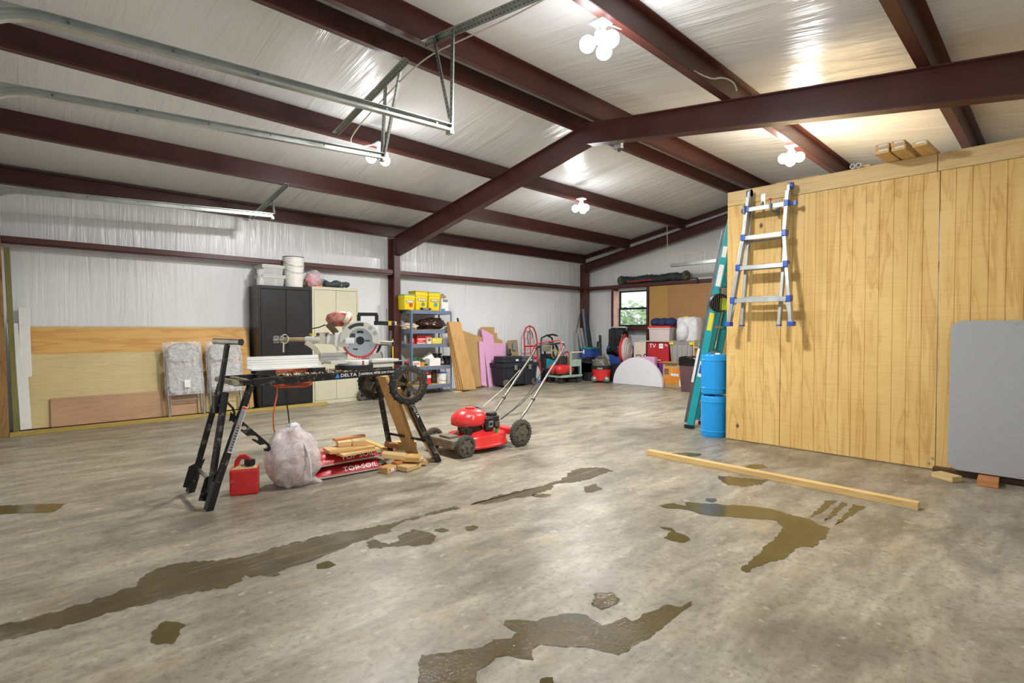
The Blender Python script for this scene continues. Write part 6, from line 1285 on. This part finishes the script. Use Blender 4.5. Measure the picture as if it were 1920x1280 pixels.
# boxes below the pegboard
pm('box_tv', 'b3222c', .5, var=.12, scale=4); pm('box_purple', '7a3a8c', .5, var=.2, scale=6); pm('tote_grey', '9b9a98', .5, var=.05); pm('tote_lid_grey', '8c8a88', .5); pm('bin_brown', '5d4146', .45, var=.06); pm('pillow_navy', '1d2f58', .8, var=.15, bump=.2); pm('board_beige', 'd0c6b4', .7, var=.05); pm('stuff_pink', 'c98d92', .7, var=.4, scale=14)
t = T('television_box', 'red television carton with white lettering under the clear tote', 'box', (10.10, 5.88, 0)); m = MB(); m.box((-.08, -.18, 0), (.12, .33, .915)); b = m.build('carton', 'box_tv', t, bev=.003, seg=1)
m = MB(); m.box((-.082, -.18, .08), (-.08, .16, .46)); m.build('purple_print', 'box_purple', t)
FM = lambda y, z: frame((-.0815, y, z), (0, -1, 0), y=(0, 0, 1))
text('TV', .13, FM(.20, .82), 'paint_white', b, squash=1.0); m = MB(); m.box((-.0825, -.05, .775), (-.08, .045, .875)); m.build('white_square', 'paint_white', b); text('AI', .06, FM(-.005, .825) @ Matrix.Translation((0, 0, .0012)), 'box_tv', b); text('Th', .075, FM(-.115, .84), 'paint_white', b, squash=.9)
m = MB(); m.box((-.082, .0, .52), (-.08, .26, .535)); m.box((-.082, .08, .56), (-.08, .26, .57)); m.build('small_print', 'paint_white', b, kind='stuff')
t = T('leaning_board', 'beige flat panel leaning between the red dish and the television carton', 'panel', (9.98, 6.36, 0)); m = MB(); m.box((-.015, -.14, 0), (.015, .15, .90)); m.build('panel', 'board_beige', t, bev=.002, seg=1)
t = T('storage_tote', 'clear tote with red lid full of folded things on the television carton', 'tote', (10.14, 5.90, .932), R(90)); tote(t, .50, .34, .29, 'clear_bin', 'vac_red', .03, .9); m = MB(); m.box((-.2, -.14, .01), (.2, .14, .25)); m.build('contents', 'stuff_pink', t, bev=.02)
m = MB(); m.box((-.12, -.146, .05), (.06, -.14, .20)); m.build('white_sheets', 'tag_white', t)
t = T('board_strip', 'thin beige board lying on the television carton', 'board', (10.08, 6.02, .916), 0); m = MB(); m.box((-.12, -.40, 0), (.24, .36, .014)); m.build('board', 'board_beige', t)
t = T('pillow', 'navy blue quilted pillow on the clear tote', 'pillow', (10.14, 5.88, 1.245)); m = MB()
for k in range(3): blob(m, (0, -.17+k*.17, .075), (.17, .115, .10), 20, 12, .06, 2, k+1, 0)
m.build('pillow', 'pillow_navy', t, smooth=True)
t = T('storage_tote', 'grey storage tote with yellow latches below the pegboard', 'tote', (10.22, 5.40, .48), R(-90)); tote(t, .56, .42, .43, 'tote_grey', 'tote_lid_grey', .035, .86, ribs=5)
for x in (-.22, .22): m = MB(); m.box((x-.045, -.24, .38), (x+.045, -.218, .44)); m.build('latch', 'label_yellow', t, bev=.006)
t = T('storage_tote', 'lower grey tote hidden below the grey tote with yellow latches', 'tote', (10.33, 5.30, 0), R(-90)); tote(t, .40, .38, .46, 'tote_lid_grey', 'tote_lid_grey', .02, .9)
t = T('white_bag', 'white plastic bag over a tall object on the grey tote', 'bag', (10.22, 5.33, .940)); m = MB(); vs = []; fs = []; nn = 36; prf = [(.20, 0), (.215, .05), (.21, .25), (.205, .40), (.19, .465), (.13, .49), (.02, .485)]
for j, (r_, z) in enumerate(prf):
    for i in range(nn):
        a = 2*math.pi*i/nn; f = 1+.09*mnoise.noise(Vector((math.cos(a)*2.6, math.sin(a)*2.6, z*3))); sq = 1/max(abs(math.cos(a)), abs(math.sin(a)))**.7; vs.append((math.cos(a)*r_*f*sq*.85, math.sin(a)*r_*f*sq*1.12, max(0, z+.015*mnoise.noise(Vector((math.cos(a)*2, math.sin(a)*2, j))) if j else 0)))
for j in range(len(prf)-1):
    for i in range(nn): fs.append((j*nn+i, j*nn+(i+1) % nn, (j+1)*nn+(i+1) % nn, (j+1)*nn+i))
m.add(vs, fs); m.build('bag', 'bag_white', t, smooth=60); m = MB(); blob(m, (-.19, .07, .19), (.08, .13, .19), 24, 16, .06, 3, 8, 0); m.build('front_bundle', 'bag_white', t, smooth=True); m = MB(); m.cb((-.10, .02, .49), (.06, .09, .02)); m.build('yellow_tag', 'label_yellow', t)
c = fl(1262, 727); t = T('cardboard_box', 'printed orange brown cardboard box standing on the floor in front', 'box', (c.x+.20, c.y+.02, 0), R(0)); m = MB(); m.box((-.20, -.21, 0), (.20, .21, .50)); b = m.build('carton', 'cardboard', t, bev=.003, seg=1)
m = MB(); m.box((-.202, -.20, .08), (-.20, .18, .40)); m.build('orange_print', 'box_orange', t); m = MB(); m.box((-.203, .08, .26), (-.201, .18, .38)); m.build('brown_print', 'card_brown', t); m = MB(); m.box((-.203, -.14, .24), (-.201, .03, .29)); m.build('pale_print', 'tag_white', t); m = MB(); m.box((-.203, -.20, .04), (-.201, -.15, .17)); m.build('barcode', 'tag_white', t)
m = MB(); m.box((-.203, -.1, .44), (-.201, .16, .47)); m.build('dark_print', 'card_brown', t); m = MB(); m.box((-.24, -.21, .502), (.10, .32, .507)); m.build('flap', 'cardboard', t)
c = fl(1295, 736); t = T('trash_bin', 'brown rectangular trash bin lined with a black bag', 'trash can', (c.x+.16, c.y+.04, 0), R(0)); tote(t, .34, .40, .58, 'bin_brown', 'bin_brown', .03, .82, False); m = MB(); vs = []; fs = []; nn = 40
for j, (s_, z) in enumerate(((1.02, .66), (1.12, .655), (1.14, .60), (1.12, .53), (1.10, .50))):
    for i in range(nn):
        a = 2*math.pi*i/nn; sq = 1/max(abs(math.cos(a)), abs(math.sin(a))); vs.append((.165*s_*math.cos(a)*min(sq, 1.3)+.008*mnoise.noise(Vector((i*.9, j, 0))), .195*s_*math.sin(a)*min(sq, 1.3), z+.02*mnoise.noise(Vector((i*.5, j*.3, 2)))))
for j in range(4):
    for i in range(nn): fs.append((j*nn+i, j*nn+(i+1) % nn, (j+1)*nn+(i+1) % nn, (j+1)*nn+i))
m.add(vs, fs); m.build('bag_liner', 'bag_black', t, smooth=60); m = MB(); blob(m, (0, 0, .60), (.16, .19, .07), 20, 12, .2, 3, 4); m.build('rubbish', 'bag_black', t, smooth=True)
t = T('wooden_rack', 'small pine rack with a blue packet on its shelf behind the teal ladder', 'rack', (9.98, 4.78, .62)); 
for y in (-.28, .28): m = MB(); m.box((-.12, y-.01, 0), (.12, y+.01, .34)); m.build('side', 'pine_pale', t)
for z in (0, .19): m = MB(); m.box((-.12, -.27, z), (.12, .27, z+.018)); m.build('shelf', 'pine_pale_y', t)
m = MB(); m.box((.105, -.27, .02), (.12, .27, .33)); m.build('back', 'pine_pale_y', t)
t2 = T('blue_packet', 'blue packet standing on the pine rack', 'packet', (9.93, 4.93, .829)); m = MB(); m.box((-.02, -.08, 0), (.02, .08, .09)); m.build('packet', 'label_teal', t2, bev=.006); m = MB(); m.box((-.021, -.05, .03), (-.0195, .05, .06)); m.build('white_print', 'tag_white', t2)
t = T('work_table', 'dark work table carrying the pine rack', 'table', (9.98, 4.77, 0)); m = MB(); m.box((-.25, -.30, .58), (.25, .40, .618)); m.build('top', 'print_dark', t)
for x in (-.22, .22):
    for y in (-.27, .27): m = MB(); m.box((x-.02, y-.02, 0), (x+.02, y+.02, .58)); m.build('leg', 'galv_dark', t)
# pegboards on the far wall
def pegmat(name, c):
    t = NT(name); c = srgb(c); tc = t.N('ShaderNodeTexCoord'); mp = t.N('ShaderNodeVectorMath', operation='SCALE'); mp.inputs['Scale'].default_value = 1/.0254/1.6; t.L(tc.outputs['Object'], mp.inputs[0])
    fr = t.N('ShaderNodeVectorMath', operation='FRACTION'); t.L(mp.outputs[0], fr.inputs[0]); sp = t.N('ShaderNodeSeparateXYZ'); t.L(fr.outputs[0], sp.inputs[0])
    dy = t.math('SUBTRACT', sp.outputs['Y'], .5); dz = t.math('SUBTRACT', sp.outputs['Z'], .5); d2 = t.math('ADD', t.math('MULTIPLY', dy, dy), t.math('MULTIPLY', dz, dz))
    h = t.ramp(d2, [(.018, 1.0), (.03, 0.0)]); t.col(t.mix(h, c, tuple(x*.25 for x in c))); t.set('Roughness', .75); MT[name] = t.m
pegmat('peg_tan', 'b08a4c'); pegmat('peg_brown', 'a87e52')
for y0, y1, mt, lb in ((5.995, 6.465, 'peg_tan', 'narrow yellowish pegboard beside the window'), (4.00, 5.99, 'peg_brown', 'wide brown pegboard on the far wall')):
    t = T('pegboard', lb, 'pegboard', (10.512, y0, .90), group='pegboards'); m = MB(); m.box((-.006, 0, 0), (0, y1-y0, 1.235)); m.build('board', mt, t)
# rolled canopy on the far wall rail
pm('canopy_dark', '2e3634', .6, var=.4, scale=9, bump=.3); pm('canopy_camo', '5c5a48', .7, var=.5, scale=20)
t = T('rolled_canopy', 'dark rolled canopy lying on the rail above the window', 'rolled canopy', (10.60, 6.45, 2.226)); m = MB(); n = 30
m.tube([(0, .88-1.72*i/n, .095+.012*math.sin(i*.6)) for i in range(n+1)], [.085+.014*mnoise.noise(Vector((i*.9, 2, 1))) for i in range(n+1)], 16); m.build('roll', 'canopy_dark', t, smooth=True)
m = MB(); blob(m, (0, .82, .10), (.09, .10, .11), 18, 12, .2, 3, 5, 0); m.build('left_end', 'canopy_camo', t, smooth=60); m = MB(); blob(m, (0, -.82, .10), (.09, .09, .11), 18, 12, .2, 3, 6, 0); m.build('right_end', 'canopy_camo', t, smooth=60)
for y in (.55, .35, .15, -.05, -.25, -.45, -.62): m = MB(); m.tube([(.093*math.cos(a*.5236), y, .097+.093*math.sin(a*.5236)) for a in range(12)], .004, 5, closed=True); m.build('strap', 'tarp_grey', t)
m = MB(); m.beam((-.09, .60, .05), (-.09, -.05, .06), .004, .018); m.build('red_stripe', 'red_plastic', t)
t = T('spring_clamp', 'black clamp on the rail right of the rolled canopy', 'clamp', (10.50, 5.32, 2.13)); m = MB(); m.box((-.02, -.02, 0), (.0, .02, .12)); m.build('jaw', 'black_plastic', t, bev=.004); m = MB(); m.beam((-.01, 0, .11), (-.01, .25, .13), .03, .03); m.build('handle', 'black_plastic', t, bev=.005)
t = T('steel_clip', 'short dark red steel bracket on the far wall above the rail', 'bracket', (10.66, 4.86, 2.27)); m = MB(); m.box((-.02, -.12, 0), (.055, .10, .10)); m.build('plate', 'steel_red', t, bev=.003)
# suspended channel under wires at the far end
t = T('hanging_channel', 'pale metal channel hung on wires before the far wall', 'channel', (9.9, 4.5, 2.40)); m = MB(); sweep(m, [(0, 1.09, .08), (0, -1.2, .10)], [(-.04, -.03), (-.04, .03), (-.036, .03), (-.036, -.026), (.036, -.026), (.036, .03), (.04, .03), (.04, -.03)], (1, 0, 0)); m.build('channel', 'galv', t)
m = MB(); m.tube([(0, 1.20, .29), (0, -1.2, .31)], .012, 8); m.build('top_rod', 'rope', t)
for y in (1.17,): m = MB(); m.tube([(0, y, .29), (0, y+.02, .95)], .007, 6); m.build('drop_wire', 'rope', t); m = MB(); m.tube([(0, 1.12, .29), (0, .95, .10)], .005, 6); m.build('side_wire', 'rope', t)
m = MB(); m.tube([(0, -1.1, .31), (0, -1.1, 1.0)], .007, 6); m.build('drop_wire', 'rope', t)
# ------------------------------------------------------------------ teal ladder, fan and drums beside the plywood room
pm('teal_fibre', '149aa3', .45, var=.06, scale=5); pm('lime', 'b9d40f', .4); pm('drum_blue', '1c9be6', .32, var=.04); pm('grille', '151515', .5)
t = T('extension_ladder', 'tall teal fibreglass extension ladder leaning beside the plywood room', 'ladder')
def lr(X, z0, z1, off, w, mat, nm):
    a, b = Vector((X, 3.055+off-.2*z0, z0)), Vector((X, 3.055+off-.2*z1, z1)); m = MB(); m.beam(a, b, .03, w, (0, 1, .2)); return m.build(nm, mat, t, bev=.003, seg=1)
r0 = lr(5.87, .02, 2.62, 0, .085, 'teal_fibre', 'rail'); lr(6.22, .02, 2.62, 0, .085, 'teal_fibre', 'rail'); lr(5.91, .06, 2.30, .075, .055, 'galv_dark', 'fly_rail'); lr(6.18, .06, 2.30, .075, .055, 'teal_fibre', 'fly_rail')
for k in range(8): z = .30+k*.30; m = MB(); m.tube([(5.86, 3.055-.2*z, z), (6.23, 3.055-.2*z, z)], .016, 8); m.build('rung', 'alu', t, smooth=True)
for X in (5.87, 6.22): m = MB(); m.cb((X, 3.06, .022), (.05, .11, .04)); m.build('foot', 'black_plastic', t, bev=.004)
def lp(z0, z1, w, mat, nm, off=0):
    a, b = Vector((5.853, 3.055+off-.2*z0, z0)), Vector((5.853, 3.055+off-.2*z1, z1)); m = MB(); m.beam(a, b, .0015, w, (0, 1, .2)); return m.build(nm, mat, r0)
lp(1.16, 1.36, .055, 'label_yellow', 'yellow_label'); lp(1.66, 1.90, .055, 'tag_white', 'white_label'); lp(1.98, 2.10, .05, 'tag_white', 'white_label'); lp(.62, .80, .06, 'tag_white', 'brand_plate'); q = lp(.66, .76, .04, 'blue_plastic', 'brand_mark'); q.location.x -= .0015
m = MB(); m.beam((5.872, 3.14-.2*.55, .55), (5.872, 3.14-.2*.95, .95), .002, .03, (0, 1, .2)); m.build('white_label', 'tag_white', r0)
base(t)
t = T('cordless_fan', 'lime green and black cordless fan hung on the teal ladder', 'fan', (5.70, 2.62, 1.39)); 
Mf = frame((0, .02, .075), (.72, -.69, 0), z=(-.66, -.72, -.12))
m = MB(); m.lathe([(.085, .04), (.10, .045), (.105, .02), (.10, -.03), (.07, -.08), (0, -.09)], 28, Mf); m.build('housing', 'grille', t, smooth=40)
for k in range(9):
    m = MB(); x = -.08+k*.02; h = math.sqrt(max(.0004, .088**2-x*x)); m.beam(Mf @ Vector((x, -h, .04)), Mf @ Vector((x, h, .04)), .003, .006); m.build('grille_bar', 'latch_grey', t)
m = MB(); m.cb((.06, -.02, .06), (.10, .09, .14), (0, 0, .7)); m.build('body', 'lime', t, bev=.02); m = MB(); m.cb((.03, -.01, .195), (.075, .06, .11), (0, 0, .75)); b = m.build('battery', 'grille', t, bev=.015); m = MB(); m.cb((.003, -.035, .20), (.004, .05, .08), (0, 0, .75)); m.build('battery_label', 'latch_grey', b)
def drum(label, z0, h):
    t = T('plastic_drum', label, 'drum', (5.655, 2.665, z0), R(20), group='stacked blue drums'); r = .133
    m = MB(); m.lathe([(0, 0), (r*.96, 0), (r, .012), (r, .05), (r*1.03, .055), (r*1.03, .066), (r, .07), (r, h-.075), (r*1.03, h-.07), (r*1.03, h-.058), (r, h-.053), (r*.985, h-.012), (r*.94, h), (r*.8, h), (r*.78, h-.012), (0, h-.012)], 40); m.build('body', 'drum_blue', t, smooth=35)
    m = MB(); m.cb((-.02, -.04, h+.003), (.10, .05, .022)); m.build('handle', 'tag_white' if z0 > .1 else 'drum_blue', t, bev=.008); m = MB(); m.cyl((.06, .05, h-.012), (.06, .05, h+.012), .025, n=16); m.build('bung', 'drum_blue', t, smooth=40); return t
drum('lower of the two blue plastic drums by the plywood room', 0, .445); drum('upper of the two blue plastic drums by the plywood room', .470, .43)
# ------------------------------------------------------------------ outside the window
pm('leaf', '8fa070', .6, var=.4, scale=3); pm('siding_white', 'eeeeec', .7, var=.02); pm('ground_out', '9a9484', .9)
m = MB(); m.box((XE+.2, -8, -.3), (XE+14, 20, -.12)); o = m.build('ground_outside', 'ground_out'); o['kind'] = 'structure'
t = T('garden_shrub', 'leafy green shrub outside the window', 'shrub', (13.6, 9.0, -.12)); random.seed(9); m = MB()
for k in range(2600):
    a, b, r_ = random.random()*6.283, random.random(), random.random()**.5; c = Vector((.8*r_*math.cos(a), 1.9*r_*math.sin(a), .2+2.1*b*(1-.25*r_))); u = Vector((random.gauss(0, 1), random.gauss(0, 1), random.gauss(0, 1))).normalized(); v = u.orthogonal().normalized(); s = .07+random.random()*.06
    m.add([c-u*s, c+v*s*.5, c+u*s, c-v*s*.5], [(0, 1, 2, 3)])
m.build('foliage', 'leaf', t, kind='stuff'); m = MB()
for k in range(7): a = k*.9; m.tube([(0, (k-3)*.15, 0), (.3*math.cos(a), (k-3)*.3+.2*math.sin(a), 1.4)], .02, 5)
m.build('stems', 'card_brown', t, kind='stuff')
t = T('outbuilding', 'white building outside the window', 'building', (18.5, 11.5, -.12)); m = MB(); m.box((0, -4, 0), (3, 4, 3.4)); m.build('wall', 'siding_white', t); m = MB(); m.add([(-.3, -4.3, 3.4), (3.3, -4.3, 3.4), (3.3, 4.3, 3.4), (-.3, 4.3, 3.4), (1.5, -4.3, 4.4), (1.5, 4.3, 4.4)], [(0,3,2,1),(0,4,5,3),(1,2,5,4),(0,1,4),(2,3,5)]); m.build('roof', 'galv_dark', t)
